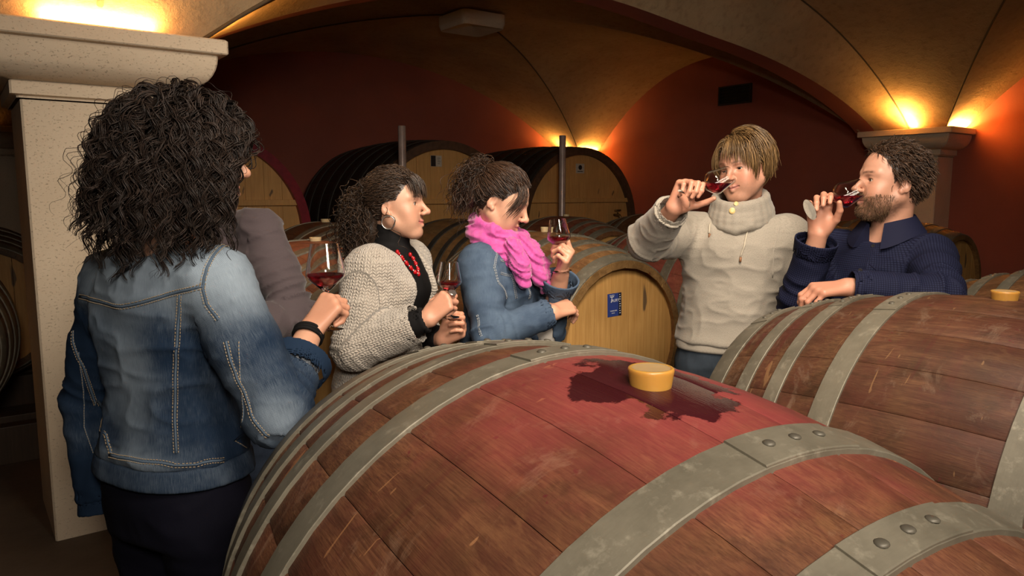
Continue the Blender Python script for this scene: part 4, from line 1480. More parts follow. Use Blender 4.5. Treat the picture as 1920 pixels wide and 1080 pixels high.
def clump(paths, m, r, seed=1):
    g = np.random.default_rng(seed); n, k, _ = paths.shape
    off = g.normal(size=(n, m, 1, 3))*r*(.35 + .65*np.sin(np.linspace(.15, math.pi*.92, k)))[None, None, :, None]
    return (paths[:, None] + off).reshape(n*m, k, 3)

def hair_cap(person, lift=.006, face=((0, .092, -.030), (.085, .068, .112)), extra=(), low=-.055, back=None):
    S = SDF(); O, R, sc = person.O, person.R, person.sc
    P = lambda p: O + R @ (sc*A3(*p))
    if lift is not None: S.ell(P((0, -.010, .043)), sc*(A3(.0745, .094, .088)+lift), R, .01)
    for c, r in extra: S.ell(P(c), sc*A3(*r), R, .02)
    S.ell(P(face[0]), sc*A3(*face[1]), R, .012, 's')
    S.box(P((0, 0, low-.10)), sc*A3(.2, .2, .10), R, 0, .01, 's')
    return S
# ------------------------------------------------------------------ cloth
def cloth_vec(t):
    a = t.n('Attribute', attribute_name='cloth'); return a.outputs['Vector']
def mat_denim(name, dark, light, fade=0.5, wear_light=False, tone=1.0):
    t = NT(name)
    uv = cloth_vec(t); co = t.coords('Object')
    tw = t.n('TexWave', wave_type='BANDS', bands_direction='DIAGONAL'); tw.inputs['Scale'].default_value = 260; tw.inputs['Distortion'].default_value = 1.2; t.l(uv, tw.inputs['Vector'])
    slub = t.noise(t.mapping(uv, (900, 40, 1)), 1.0, 3, 0.7)
    big = t.noise(co, 9, 4, 0.6)
    f = t.math('ADD', t.math('MULTIPLY', big, fade), t.math('MULTIPLY', slub, 0.35))
    f = t.math('ADD', f, t.math('MULTIPLY', tw.outputs['Fac'], 0.10))
    if wear_light:  # vertex mask: worn fade plus light painted into the shoulders
        a = t.n('Attribute', attribute_name='Col'); sx = t.n('SeparateColor'); t.l(a.outputs['Color'], sx.inputs[0])
        f = t.math('ADD', f, t.math('SUBTRACT', t.math('MULTIPLY', sx.outputs[0], 0.95), 0.30))
    t.color(t.ramp(f, [(0.25, dark), (0.60, tuple(0.5*(a+b) for a, b in zip(dark, light))), (0.95, light)]))
    t.set(Roughness=0.85); t.b.inputs['Specular IOR Level'].default_value = 0.15
    t.bump(t.math('ADD', slub, tw.outputs['Fac']), 0.25, 0.0012)
    return t.m
def mat_fabric(name, c, var=0.15, scale=300, rough=0.85, bump=0.2, sheen=0.2, heather=None):
    t = NT(name)
    uv = cloth_vec(t); co = t.coords('Object')
    n = t.noise(uv, scale, 3, 0.7); b = t.noise(co, 6, 3, 0.5)
    lo = tuple(x*(1-var) for x in c); hi = tuple(min(1, x*(1+var)) for x in c)
    col = t.ramp(t.math('ADD', t.math('MULTIPLY', n, 0.6), t.math('MULTIPLY', b, 0.4)), [(0.3, lo), (0.7, hi)])
    if heather:
        h = t.noise(t.mapping(uv, (1, 0.35, 1)), 700, 2, 0.6)
        col = t.mix(t.ramp(h, [(0.5, 0.0), (0.68, 0.75)]), col, heather)
    t.color(col); t.set(Roughness=rough); t.b.inputs['Specular IOR Level'].default_value = 0.15; t.b.inputs['Sheen Weight'].default_value = sheen
    t.bump(n, bump, 0.0015)
    return t.m
def mat_check(name, c, dot, p=0.0062):
    t = NT(name)
    uv = cloth_vec(t)
    sx = t.n('SeparateXYZ'); t.l(uv, sx.inputs[0])
    cu = t.math('COSINE', t.math('MULTIPLY', sx.outputs[0], 2*math.pi/p)); cv = t.math('COSINE', t.math('MULTIPLY', sx.outputs[1], 2*math.pi/p))
    g = t.ramp(t.math('MULTIPLY', t.math('ADD', cu, 1.0), t.math('ADD', cv, 1.0)), [(0.45, 0.0), (0.8, 1.0)])
    n = t.noise(uv, 420, 3, 0.6)
    base = t.ramp(n, [(0.3, tuple(0.85*x for x in c)), (0.7, tuple(1.15*x for x in c))])
    t.color(t.mix(t.math('MULTIPLY', g, 0.55), base, dot)); t.set(Roughness=0.78); t.b.inputs['Specular IOR Level'].default_value = 0.12
    t.bump(n, 0.12, 0.001)
    return t.m
def mat_knit(name, c, dark, pu=0.0125, pv=0.0100):
    t = NT(name)
    uv = cloth_vec(t)
    w = t.noise(uv, 60, 2, 0.5, out=1)
    wv = t.n('VectorMath', operation='SCALE'); sb = t.n('VectorMath', operation='SUBTRACT'); t.l(w, sb.inputs[0]); sb.inputs[1].default_value = (.5, .5, .5)
    t.l(sb.outputs[0], wv.inputs[0]); wv.inputs['Scale'].default_value = 0.006
    ad = t.n('VectorMath', operation='ADD'); t.l(uv, ad.inputs[0]); t.l(wv.outputs[0], ad.inputs[1])
    sx = t.n('SeparateXYZ'); t.l(ad.outputs[0], sx.inputs[0])
    U = t.math('MULTIPLY', sx.outputs[0], 1/pu); Vv = t.math('MULTIPLY', sx.outputs[1], 1/pv)
    fu = t.math('ABSOLUTE', t.math('SUBTRACT', t.math('FRACT', U), 0.5))                # 0 centre of a wale, .5 between
    leg = t.math('FRACT', t.math('ADD', Vv, t.math('MULTIPLY', fu, 1.3)))
    yarn = t.math('SINE', t.math('MULTIPLY', leg, math.pi))                              # V-shaped stitches
    side = t.math('SUBTRACT', 1.0, t.math('POWER', t.math('ABSOLUTE', t.math('SUBTRACT', t.math('MULTIPLY', fu, 4.0), 1.0)), 2.0))
    h = t.math('MULTIPLY', yarn, t.math('MAXIMUM', side, 0.0))
    fuzz = t.noise(uv, 520, 3, 0.7)
    hole = t.ramp(h, [(0.05, 1.0), (0.26, 0.0)])
    pick = t.noise(uv, 45, 3, 0.6)
    hole = t.math('MULTIPLY', hole, t.ramp(pick, [(0.42, 0.15), (0.60, 1.0)]))
    base = t.ramp(fuzz, [(0.3, tuple(0.82*x for x in c)), (0.75, c)])
    t.color(t.mix(t.math('MULTIPLY', hole, 0.85), base, dark)); t.set(Roughness=0.95); t.b.inputs['Sheen Weight'].default_value = 0.3
    t.bump(t.math('ADD', h, t.math('MULTIPLY', fuzz, 0.25)), 0.8, 0.004)
    return t.m
def mat_scarf():
    t = NT('pink_cotton')
    co = t.coords('Object'); uv = co
    n = t.noise(t.mapping(uv, (1, 1, 1)), 240, 3, 0.7); cr = t.noise(uv, 30, 4, 0.65, 0.6)
    t.color(t.ramp(cr, [(0.3, (0.38, 0.038, 0.215)), (0.75, (0.62, 0.10, 0.375))])); t.set(Roughness=0.85); t.b.inputs['Sheen Weight'].default_value = 0.3
    t.bump(t.math('ADD', cr, t.math('MULTIPLY', n, 0.3)), 0.5, 0.004)
    return t.m
M_DENIM1 = mat_denim('washed_denim', (0.011, 0.025, 0.054), (0.36, 0.44, 0.52), 0.35, True)
M_DENIM4 = mat_denim('mid_denim', (0.012, 0.026, 0.062), (0.15, 0.215, 0.30), 0.62)
M_JEANS = mat_denim('dark_jeans', (0.012, 0.018, 0.028), (0.075, 0.095, 0.12), 0.55)
M_JEANSB = mat_denim('blue_jeans', (0.008, 0.013, 0.026), (0.04, 0.055, 0.085), 0.5)
M_DENIM_IN = mat_fabric('denim_underside', (0.30, 0.33, 0.38), 0.1)
M_NAVY = mat_check('navy_check', (0.0058, 0.0066, 0.020), (0.022, 0.027, 0.064))
M_GREY = mat_fabric('grey_melange', (0.33, 0.295, 0.245), 0.10, 260, 0.92, 0.35, 0.2, (0.19, 0.17, 0.14))
M_GREYRIB = mat_fabric('grey_rib', (0.34, 0.305, 0.255), 0.14, 200, 0.92, 0.5)
M_KNIT = mat_knit('oatmeal_knit', (0.52, 0.465, 0.40), (0.085, 0.062, 0.048))
M_BLACK = mat_fabric('black_jersey', (0.008, 0.0075, 0.008), 0.2, 300, 0.8, sheen=0.0)
M_WHITE = mat_fabric('white_cotton', (0.66, 0.61, 0.55), 0.08)
M_MAUVE = mat_fabric('mauve_grey_shirt', (0.085, 0.066, 0.072), 0.1, 300, 0.8)
M_DARKSK = mat_fabric('midnight_trousers', (0.004, 0.004, 0.010), 0.2, sheen=0.0)
M_SCARF = mat_scarf()
M_SHOE = plain('dark_leather', (0.02, 0.015, 0.012), 0.45)
M_SEAMD = plain('denim_seam', (0.075, 0.115, 0.17), 0.85)
M_SEAM4 = plain('denim_seam_mid', (0.10, 0.135, 0.18), 0.85)
M_STITCH = plain('tan_thread', (0.36, 0.27, 0.17), 0.7)
M_STITCHW = plain('pale_thread', (0.42, 0.43, 0.44), 0.7)
M_COPPER = plain('copper_button', (0.16, 0.11, 0.06), 0.35, 0.8)

def ridge(n): return (1 - np.abs(n))**3
def folds_soft(amp=.006, ring=.004, seed=0):
    def fn(V, uv, per):
        n = vnoise(V.astype(float), (7, 7, 11), seed)*amp*.6 + (ridge(vnoise(V.astype(float), (9, 9, 13), seed+5)) - .35)*amp*.7
        n = n + (ridge(vnoise(V.astype(float), (17, 17, 26), seed+11)) - .33)*amp*.45
        arm = uv[:, 2] > 0
        q = np.stack([uv[:, 0]*9, uv[:, 1]*34, uv[:, 2]*5.0], 1)
        sp = per.sp; w = np.zeros(len(V))
        for sd in ('L', 'R'):
            for k, s in ((sd+'el', .085), (sd+'wr', .05)):
                d = np.linalg.norm(V - np.array(sp[k]), axis=1); w = np.maximum(w, np.exp(-(d/s)**2))
            d = np.linalg.norm(V - np.array(sp[sd+'sh']) + A3(0, 0, .07), axis=1); w = np.maximum(w, .6*np.exp(-(d/.08)**2))
        r = (ridge(vnoise(q, 1.0, seed+9)) - .3)*ring*2.2*np.clip(w+.12, 0, 1)
        return np.where(arm, n*.5 + r, n + r*.8)
    return fn

def trousers(per, mat, ease=.012, z1=None, name='trousers', flare=.0, label=None):
    sp = per.sp; S = SDF(); K = body_keys(sp, ease)
    z1 = z1 or sp['pelvis'][2]+.13
    S.loft(clip_keys(K, sp['pelvis'][2]-.10, z1, 8), k=.03, cap=.01)
    for sd in ('L', 'R'):
        hp, kn, an = (np.array(sp[sd+k], float) for k in ('hip', 'kn', 'an'))
        S.cone(hp, kn, .092+ease*.3, .062+ease*.3, .03); S.cone(kn, an + A3(0, 0, .0), .062+ease*.3, .050+flare, .02)
    o = per.garment(S, name, mat, .009, folds=folds_soft(.006, .0, 3), label=label)
    for sd in ('L', 'R'):
        an = np.array(sp[sd+'an'], float); ph = math.radians(sp.get('foot_phi', sp['phi'])); f = A3(math.sin(ph), math.cos(ph), 0)
        S = SDF(); b = A3(an[0], an[1], 0)
        S.cone(b - f*.035 + A3(0, 0, .045), b + f*.05 + A3(0, 0, .048), .040, .040, .02); S.cone(b + f*.05 + A3(0, 0, .045), b + f*.165 + A3(0, 0, .030), .040, .028, .02)
        S.cone(b + A3(0, 0, .05), b + A3(0, 0, .11), .042, .044, .02)
        S.box(b + A3(0, 0, -.1), (.4, .4, .1), None, 0, .003, 's')
        per.garment(S, 'shoe', M_SHOE, .007)
    return o

def disc_button(per, c, n, r, mat, name='button', parent=None, h=.003):
    n = unit(n); m = MB(); m.lathe([(r, 0), (r, h*.6), (r*.85, h), (r*.3, h*.9)], 16, cap0=True, cap1=True)
    q = Vector((0, 0, 1)).rotation_difference(Vector(n)).to_matrix()
    m.v = [tuple(np.array(q @ Vector(v)) + c - per.base) for v in m.v]
    return m.build(name, mat, parent or per.root, True, auto=40)

def legs(sp, phi, stance=.09, z=.90, spread=.03):
    """standing legs straight under the pelvis"""
    r = A3(math.cos(math.radians(phi)), -math.sin(math.radians(phi)), 0); f = A3(math.sin(math.radians(phi)), math.cos(math.radians(phi)), 0)
    p = np.array(sp['pelvis'], float)
    for sd, s in (('R', 1), ('L', -1)):
        sp[sd+'hip'] = p + r*stance*s - A3(0, 0, .06)
        sp[sd+'kn'] = A3(*(p[:2] + (r*(stance+spread*.5)*s + f*.015)[:2]), .46)
        sp[sd+'an'] = A3(*(p[:2] + (r*(stance+spread)*s - f*.02)[:2]), .085)
    sp['foot_phi'] = phi
    return sp

# ------------------------------------------------------------------ wine glasses
def mat_glass():
    t = NT('clear_glass'); t.set(Roughness=0.0, IOR=1.45); t.b.inputs['Transmission Weight'].default_value = 1.0
    co = t.coords('Object'); n = t.noise(co, 8, 2); t.color(t.ramp(n, [(0, (0.96, 0.96, 0.95)), (1, (0.99, 0.99, 0.98))]))
    return t.m
def mat_wine():
    t = NT('red_wine'); t.set(Roughness=0.0, IOR=1.34); t.b.inputs['Transmission Weight'].default_value = 0.75
    co = t.coords('Object'); n = t.noise(co, 8, 2); t.color(t.ramp(n, [(0, (0.30, 0.010, 0.022)), (1, (0.36, 0.014, 0.028))]))
    return t.m
M_GLASS, M_WINE = mat_glass(), mat_wine()
OUT = [(.0335, 0), (.034, .0012), (.030, .0026), (.012, .0055), (.0050, .009), (.0036, .016), (.0034, .070), (.0042, .077), (.0085, .0815), (.024, .0945), (.0355, .1050), (.0395, .1110), (.0402, .1170), (.0385, .1260), (.0345, .1460), (.0300, .1680), (.0280, .1780)]
INN = [(.0268, .1780), (.0288, .1680), (.0333, .1460), (.0373, .1260), (.0390, .1172), (.0383, .1117), (.0343, .1060), (.0230, .0960), (.0085, .0845), (.0008, .0828)]
def wine_glass(label, stem_pt, axis, along=.05, level=.113, spin=0.0, sc=1.0):
    """stem_pt: a point on the stem, `along` metres above the foot; axis: foot -> rim"""
    a = unit(axis)
    root = empty('wine_glass')
    q = Vector((0, 0, 1)).rotation_difference(Vector(a))
    root.rotation_mode = 'QUATERNION'
    base = np.asarray(stem_pt, float) - a*along*sc
    Wq = Quaternion((0, 0, 1), -HEADING)
    root.location = W(*base); root.rotation_quaternion = Wq @ q; root.scale = (sc,)*3
    m = MB(); m.lathe(OUT[:8], 40, cap0=True); g = m.build('stem_and_foot', M_GLASS, root, True, auto=60)
    m = MB(); m.lathe(OUT[7:] + INN, 48); m.build('bowl', M_GLASS, root, True, auto=70)
    # wine: the inside of the bowl below a level plane
    bm = bmesh.new()
    prof = [(max(r-.0004, .0004), z+.0003) for r, z in reversed(INN)]
    n = 40; rows = []
    for r, z in prof:
        rows.append([bm.verts.new((r*math.cos(2*math.pi*k/n), r*math.sin(2*math.pi*k/n), z)) for k in range(n)])
    for i in range(len(rows)-1):
        for k in range(n):
            bm.faces.new((rows[i][k], rows[i][(k+1) % n], rows[i+1][(k+1) % n], rows[i+1][k]))
    bm.faces.new(list(reversed(rows[0]))); bm.faces.new(rows[-1])
    up = (q.inverted() @ Vector((0, 0, 1))).normalized()
    res = bmesh.ops.bisect_plane(bm, geom=bm.verts[:]+bm.edges[:]+bm.faces[:], plane_co=(0, 0, level), plane_no=up, clear_outer=True)
    edges = [e for e in res['geom_cut'] if isinstance(e, bmesh.types.BMEdge)]
    if edges: bmesh.ops.contextual_create(bm, geom=edges)
    bmesh.ops.recalc_face_normals(bm, faces=bm.faces)
    me = bpy.data.meshes.new('wine'); bm.to_mesh(me); bm.free()
    me.polygons.foreach_set('use_smooth', np.ones(len(me.polygons), bool)); me.set_sharp_from_angle(angle=math.radians(50))
    link('wine', me, M_WINE, root)
    tag(root, label, 'wine glass', 'tasting glasses of red wine')
    return root
# ------------------------------------------------------------------ the six tasters
def sstep(a, b, x): 
    t = np.clip((x-a)/(b-a), 0, 1); return t*t*(3-2*t)
def upper(per, ease, z0, r_sl, tR, tL, k=.035, z1=None, sh_r=(.052, .060), cap=.012, openR=None, openL=None):
    """a top: trunk, shoulders, two sleeves"""
    sp = per.sp; S = SDF(); K = body_keys(sp, ease); zn = sp['neck'][2]
    S.loft(clip_keys(K, z0, z1 or zn-.025), k=.03, cap=cap)
    ends = {}
    for sd, t, op in (('R', tR, openR), ('L', tL, openL)):
        sh = np.array(sp[sd+'sh'], float)
        S.cone(lerp(sp['neck'], sh, .30) - A3(0, 0, .028), sh - A3(0, 0, .004), sh_r[0]*.8+ease*.3, sh_r[1]*.8+ease*.5, k)
        ends[sd] = sleeve(S, sh, sp[sd+'el'], sp[sd+'wr'], r_sl if np.ndim(r_sl[0]) == 0 else r_sl[0 if sd == 'R' else 1], t, k, op)
    return S, ends
def cuff(per, sd, t0, t1, r, mat, name='cuff', flare=0.0, parent=None, wall=.004):
    el, wr = np.array(per.sp[sd+'el'], float), np.array(per.sp[sd+'wr'], float); L = np.linalg.norm(wr-el); d = (wr-el)/L
    a, b = el + d*L*t0, el + d*L*t1
    S = SDF(); S.cone(a, b, r, r+flare, .004)
    u = unit(np.cross(d, A3(.3, .5, .8))); v = np.cross(d, u); RR = np.stack([u, v, d], 1)
    S.box(a - d*.06, (.12, .12, .06), RR, 0, .002, 's'); S.box(b + d*.06, (.12, .12, .06), RR, 0, .002, 's')
    S.cone(a - d*.05, b + d*.05, r-wall, r+flare-wall, .002, 's')
    return per.garment(S, name, mat, .0035, parent=parent, smooth=1)
def ring_band(per, c, n, r, w, h, mat, name, tilt=0, parent=None, thick=.004, seg=48, wob=0.0, ell=1.0, ref=(1, 0, 0)):
    n = unit(n); u = unit(np.cross(n, np.asarray(ref, float))); v = np.cross(n, u)
    m = MB(); pts = []
    for i in range(seg):
        a = 2*math.pi*i/seg
        pts.append(c + (r+wob*math.sin(5*a))*(math.cos(a)*u + ell*math.sin(a)*v) + n*w*math.sin(a*1.0) - per.base)
    m.tube(pts, h, 8, closed=True)
    return m.build(name, mat, parent or per.root, True)
SKIN_F, SKIN_M = (0.60, 0.335, 0.225), (0.53, 0.275, 0.185)
LIPS_F, LIPS_M = (0.50, 0.155, 0.135), (0.44, 0.175, 0.14)

# ---- woman in the foreground, seen from behind
def hairline(ys, zs): return lambda p: (p[:, 2] + .0035*vnoise(np.asarray(p, float), 140, 2) > np.interp(p[:, 1], ys, zs))
m3 = hairline((-.10, -.036, -.022, .004, .022, .040, .056, .068, .09), (-.045, -.040, .012, .028, .026, .052, .076, .094, .12))
m4 = hairline((-.10, -.036, -.022, .004, .022, .040, .058, .072, .09), (-.045, -.040, .012, .028, .020, .048, .072, .090, .12))
m5 = hairline((-.10, -.020, -.008, .012, .030, .045, .056, .066, .09), (-.050, -.045, .010, .020, .030, .058, .082, .098, .12))
m6 = hairline((-.10, -.034, -.022, .004, .020, .026, .040, .054, .064, .09), (-.045, -.035, .014, .026, .000, .030, .066, .088, .100, .12))
sp = dict(fem=True, phi=30, girth=.93, wrap=0, pelvis=(-.735, 1.575, .87), chest=(-.735, 1.565, 1.17), neck=(-.72, 1.55, 1.395),
          head=(-.655, 1.545, 1.560), headR=facing(66, 2, 0), Rsh=(-.588, 1.475, 1.325), Lsh=(-.878, 1.645, 1.305),
          Rel=(-.462, 1.425, 1.070), Rwr=(-.445, 1.610, 1.195), Lel=(-.985, 1.70, 1.02), Lwr=(-.950, 1.660, .795),
          Rhand=dict(y=(.50, .35, .72), z=(-.45, -.80, .42), sc=.95, curls=[(62, 78, 45), (70, 80, 45), (76, 80, 45), (80, 80, 45)], thumb=[(.62, .62, -.45), (.35, .80, -.5), (.0, .85, -.5)]),
          Lhand=dict(y=(.40, .80, -.40), z=(-.7, .3, -.2), sc=.92, curls=(25, 30, 20)))
legs(sp, 30)
P1 = Person('person', 'person seen from behind in a faded denim jacket raising a wine glass', (-.735, 1.575), sp)
P1.body(SKIN_F, dict(sc=.97, nose=1.25, neck_r=.05), dict(lips=LIPS_F, brow_c=(.05, .03, .02)), head_h=.0028)
def fade_light1(V):  # denim fade, with light from above painted in as paler shoulders
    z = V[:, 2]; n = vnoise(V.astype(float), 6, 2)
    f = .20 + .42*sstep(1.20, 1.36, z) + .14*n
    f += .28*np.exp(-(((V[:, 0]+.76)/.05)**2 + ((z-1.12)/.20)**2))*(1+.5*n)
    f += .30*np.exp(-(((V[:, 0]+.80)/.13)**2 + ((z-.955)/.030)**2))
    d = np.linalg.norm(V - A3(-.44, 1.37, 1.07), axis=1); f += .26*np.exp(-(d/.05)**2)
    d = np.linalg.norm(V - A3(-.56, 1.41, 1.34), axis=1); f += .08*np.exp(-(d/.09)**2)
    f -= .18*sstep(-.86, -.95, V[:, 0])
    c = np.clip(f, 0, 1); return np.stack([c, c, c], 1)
S, e = upper(P1, .024, .945, (.070, .060, .054), .48, 1.0)
j1 = P1.garment(S, 'denim_jacket', M_DENIM1, .0052, folds=folds_soft(.009, .006, 2), colfn=fade_light1, label='faded blue denim jacket with tan stitching')
K = body_keys(sp, .026)
S = SDF(); S.loft(clip_keys(K, .905, .952, 6), k=.01, cap=.006); P1.garment(S, 'waistband', M_DENIM1, .005, parent=j1, colfn=lambda V: np.full((len(V), 3), .22), folds=folds_soft(.004, 0, 6))
cuff(P1, 'R', .40, .63, .060, M_DENIM1, 'turned_cuff', .014, j1)
cuff(P1, 'R', .46, .70, .047, M_DENIM_IN, 'cuff_lining', .004, j1)
cuff(P1, 'L', .90, 1.12, .050, M_DENIM1, 'cuff', .006, j1)
P1.surf['turned_cuff'] = P1.surf['turned_cuff']
tr = P1.bvh('denim_jacket')
def sl(per, tree, pts, mat=M_SEAMD, st=M_STITCH, r=.0030, double=.0045, parent=None, name='seam'):
    q = per.sight(tree, pts)
    if len(q) > 1: per.seam_line(tree, q, name, mat, parent, r, .0005, st, 6, double)
sl(P1, tr, [(108, 551), (150, 556), (190, 566), (230, 575), (270, 566), (320, 551), (381, 536)], parent=j1)
sl(P1, tr, [(125, 562), (138, 620), (158, 690), (180, 760), (200, 815), (209, 850)], parent=j1)
sl(P1, tr, [(338, 552), (333, 620), (329, 700), (328, 780), (331, 850)], parent=j1)
sl(P1, tr, [(460, 452), (425, 462), (400, 480), (387, 505), (380, 540), (388, 570), (410, 600)], parent=j1)
sl(P1, tr, [(424, 640), (445, 710), (470, 770), (505, 818)], parent=j1)
sl(P1, tr, [(448, 640), (452, 720), (455, 790), (462, 840)], r=.0016, double=0, parent=j1)
sl(P1, tr, [(148, 660), (155, 720), (158, 800), (175, 850)], r=.002, double=0, parent=j1)
sl(P1, tr, [(206, 853), (270, 866), (340, 872), (420, 862), (500, 845)], parent=j1)
trousers(P1, M_DARKSK, .010, .95, 'trousers', label='midnight blue trousers')
# bracelet of braided cord
wr = np.array(sp['Rwr']); d = unit(np.array(sp['Rwr']) - np.array(sp['Rel']))
for i in range(3):
    ring_band(P1, wr - d*(.012 - .007*i), d + A3(0, 0, .12), .0335, .0, .0038, M_BLACK, 'bracelet', ell=.9)
# curly hair
def m1(p): return (p[:, 2] > -.035) & ~((p[:, 1] > .048) & (p[:, 2] < .080)) & ~((p[:, 1] > .020) & (p[:, 2] < .03))
NC = 460
rt, nr = scalp(NC-90, m1, 11)
r_ = np.random.default_rng(5)
xt = np.stack([r_.uniform(.045, .072, 90), r_.uniform(-.01, .060, 90), r_.uniform(.035, .105, 90)], 1)       # locks over the cheek
rt = np.concatenate([rt, xt]); nr = np.concatenate([nr, np.tile((.9, .3, .3), (90, 1))])
def f1(pos, i):
    o = pos - np.array((0, -.03, .02)); o[:, 2] = 0; o /= np.linalg.norm(o, axis=1, keepdims=True) + 1e-6
    f = tang(pos, np.array((0, -.10, -1.0)))*(.55 + .02*i) + o*(.62 if i < 16 else .10)
    f[:, 1] -= .8*np.clip((pos[:, 1]-.070)/.02, 0, 1)
    return f
lay = r_.uniform(.004, .030, NC)
ps = grow(None, rt, nr*.5, f1, 44, r_.uniform(.0036, .0054, NC), .72, lay, curl=(r_.uniform(.005, .011, NC), r_.uniform(13, 21, NC)), wob=.05, seed=4)
ps = clump(ps, 7, .0042, 3)
lo_ = grow(None, rt[:160], nr[:160]*.6, f1, 44, r_.uniform(.0040, .0060, 160), .74, lay[:160]+.010, curl=(r_.uniform(.007, .013, 160), r_.uniform(14, 24, 160)), wob=.09, seed=14)
cap = hair_cap(P1, .012, face=((0, .112, -.03), (.10, .070, .12)), extra=(((0, -.040, -.03), (.090, .072, .095)), ((0, -.02, .02), (.092, .085, .08))), low=-.11)
M_HAIR1 = mat_hair('dark_curls', (0.006, 0.0045, 0.004), (0.045, 0.029, 0.022), .50, .30)
hair_object(P1, [(ps, r_.uniform(.0008, .0015, NC*7)), (lo_, np.full(160, .0006))], M_HAIR1, cap=cap, label='long dark curly hair')
h = P1.hands['R']
wine_glass('wine glass raised by the person seen from behind', h['P'](.040, .086, -.030), (-.03, .05, 1), .054, .1145, sc=1.10)

# ---- man in the mauve grey shirt behind her
sp = dict(fem=False, phi=165, girth=.98, pelvis=(-.96, 2.42, .92), chest=(-.955, 2.40, 1.22), neck=(-.95, 2.38, 1.445),
          head=(-.935, 2.36, 1.605), headR=facing(120, 8, 0), Lsh=(-.795, 2.345, 1.375), Rsh=(-1.115, 2.43, 1.375),
          Lel=(-.668, 2.27, 1.13), Lwr=(-.79, 2.07, 1.10), Rel=(-1.16, 2.40, 1.10), Rwr=(-1.05, 2.22, 1.00),
          Lhand=dict(y=(-.7, -.6, 0), z=(0, -.2, 1), curls=(35, 40, 20)), Rhand=dict(y=(.6, -.6, 0), z=(-.3, -.2, 1), curls=(35, 40, 20)))
legs(sp, 165)
P2 = Person('person', 'person in a mauve grey shirt mostly hidden behind the faded denim jacket', (-.96, 2.42), sp)
P2.body(SKIN_M, dict(sc=1.0, nose=1.2, neck_r=.058), dict(lips=LIPS_M, brow_c=(.05, .03, .02), scalp_m=m6), head_h=.003, hands=True)
S, e = upper(P2, .022, .93, (.074, .062, .05), .9, .9)
P2.garment(S, 'shirt', M_MAUVE, .0060, folds=folds_soft(.014, .014, 8), label='mauve grey shirt')
trousers(P2, M_JEANSB, label='dark trousers')
rt, nr = scalp(1200, m6, 2)
ps = grow(None, rt, nr, lambda p, i: np.array((0, -.3, -.5)) + 0*p, 5, .006, .7, np.full(1200, .008), wob=.2)
hair_object(P2, [(ps, np.full(1200, .0012))], M_HAIR1)

# ---- woman in the knitted cardigan
sp = dict(fem=True, phi=102, girth=.97, wrap=170, pelvis=(-.435, 2.475, .86), chest=(-.412, 2.455, 1.14), neck=(-.400, 2.445, 1.335),
          head=(-.376, 2.42, 1.452), headR=facing(97, -2, 0), Rsh=(-.440, 2.315, 1.262), Lsh=(-.365, 2.620, 1.262),
          Rel=(-.480, 2.255, 1.030), Rwr=(-.252, 2.215, 1.125), Lel=(-.385, 2.615, 1.02), Lwr=(-.222, 2.36, 1.035),
          Rhand=dict(y=(.72, .05, .70), z=(-.35, -.88, .30), sc=.90, curls=[(55, 75, 45), (66, 78, 45), (72, 80, 45), (78, 80, 45)], thumb=[(.60, .62, -.5), (.3, .80, -.55), (0, .8, -.6)]),
          Lhand=dict(y=(.80, -.25, .52), z=(-.05, .72, -.68), sc=.88, curls=[(50, 60, 30), (55, 62, 35), (58, 65, 35), (60, 65, 35)]))
legs(sp, 100)
P3 = Person('person', 'person in an oatmeal knitted cardigan and black turtleneck with red beads', (-.435, 2.475), sp)
P3.body(SKIN_F, dict(sc=.94, nose=1.45, smile=.9, neck_r=.05, lid=.0058), dict(lips=LIPS_F, brow_c=(.035, .02, .014), smile=.9, scalp_m=m3), eye=(.03, .016, .01))
S, e = upper(P3, .012, .86, (.060, .050, .038), .98, 1.0, z1=1.325)
S.cone(A3(-.400, 2.440, 1.30), A3(-.392, 2.433, 1.385), .066, .058, .02)
S.cone(A3(-.394, 2.435, 1.36), A3(-.388, 2.43, 1.44), .050, .050, .003, 's')
o = P3.garment(S, 'turtleneck', M_BLACK, .005, folds=folds_soft(.003, .003, 1), label='black turtleneck')
S, e = upper(P3, .030, .80, ((.082, .072, .062), (.080, .070, .058)), .86, .84)
S.box(A3(-.232, 2.405, 1.20), (.100, .085, .17), rotz(math.radians(-12)) @ roty(math.radians(-30)), .02, .015, 's')   # open front
S.cone(A3(-.400, 2.440, 1.32), A3(-.385, 2.43, 1.46), .086, .09, .01, 's')
c3 = P3.garment(S, 'cardigan', M_KNIT, .0058, folds=folds_soft(.007, .005, 4), label='oatmeal chunky knitted cardigan')
trousers(P3, M_JEANSB, label='dark jeans')
tr = P3.bvh('turtleneck')
# red and silver bead necklace
M_RED = plain('red_bead', (0.42, 0.008, 0.012), 0.2); M_SILV = plain('silver_bead', (0.55, 0.52, 0.48), 0.25, 0.9)
pts = P3.sight(tr, [(744, 474), (752, 484), (760, 494), (768, 503), (776, 511), (783, 515), (782, 506), (778, 496), (773, 486), (767, 478)])
nk = empty('necklace'); nk.parent = P3.root
path = P3.on(tr, pts, .004, 3) if len(pts) > 2 else []
for i, (p, n) in enumerate(path):
    r = .0062 if i % 3 == 0 else (.0045 if i % 3 == 1 else .0034)
    m = MB(); m.lathe([(r*math.sin(math.pi*k/8), -r*1.25*math.cos(math.pi*k/8)) for k in range(9)], 10)
    m.v = [tuple(np.array(v) + p - P3.base) for v in m.v]
    m.build('bead', M_SILV if i % 3 == 2 else M_RED, nk, True)
O, R, sc = P3.O, P3.R, P3.sc
ec = O + R @ (sc*A3(.080, -.004, -.046))
ring_band(P3, ec, R @ A3(1, .15, 0), .0205, 0, .0019, M_SILV, 'hoop_earring')
h = P3.hands['R']
rp = lerp(h['P'](.009, .095, .001), h['P'](.009, .12, -.03), .55) 
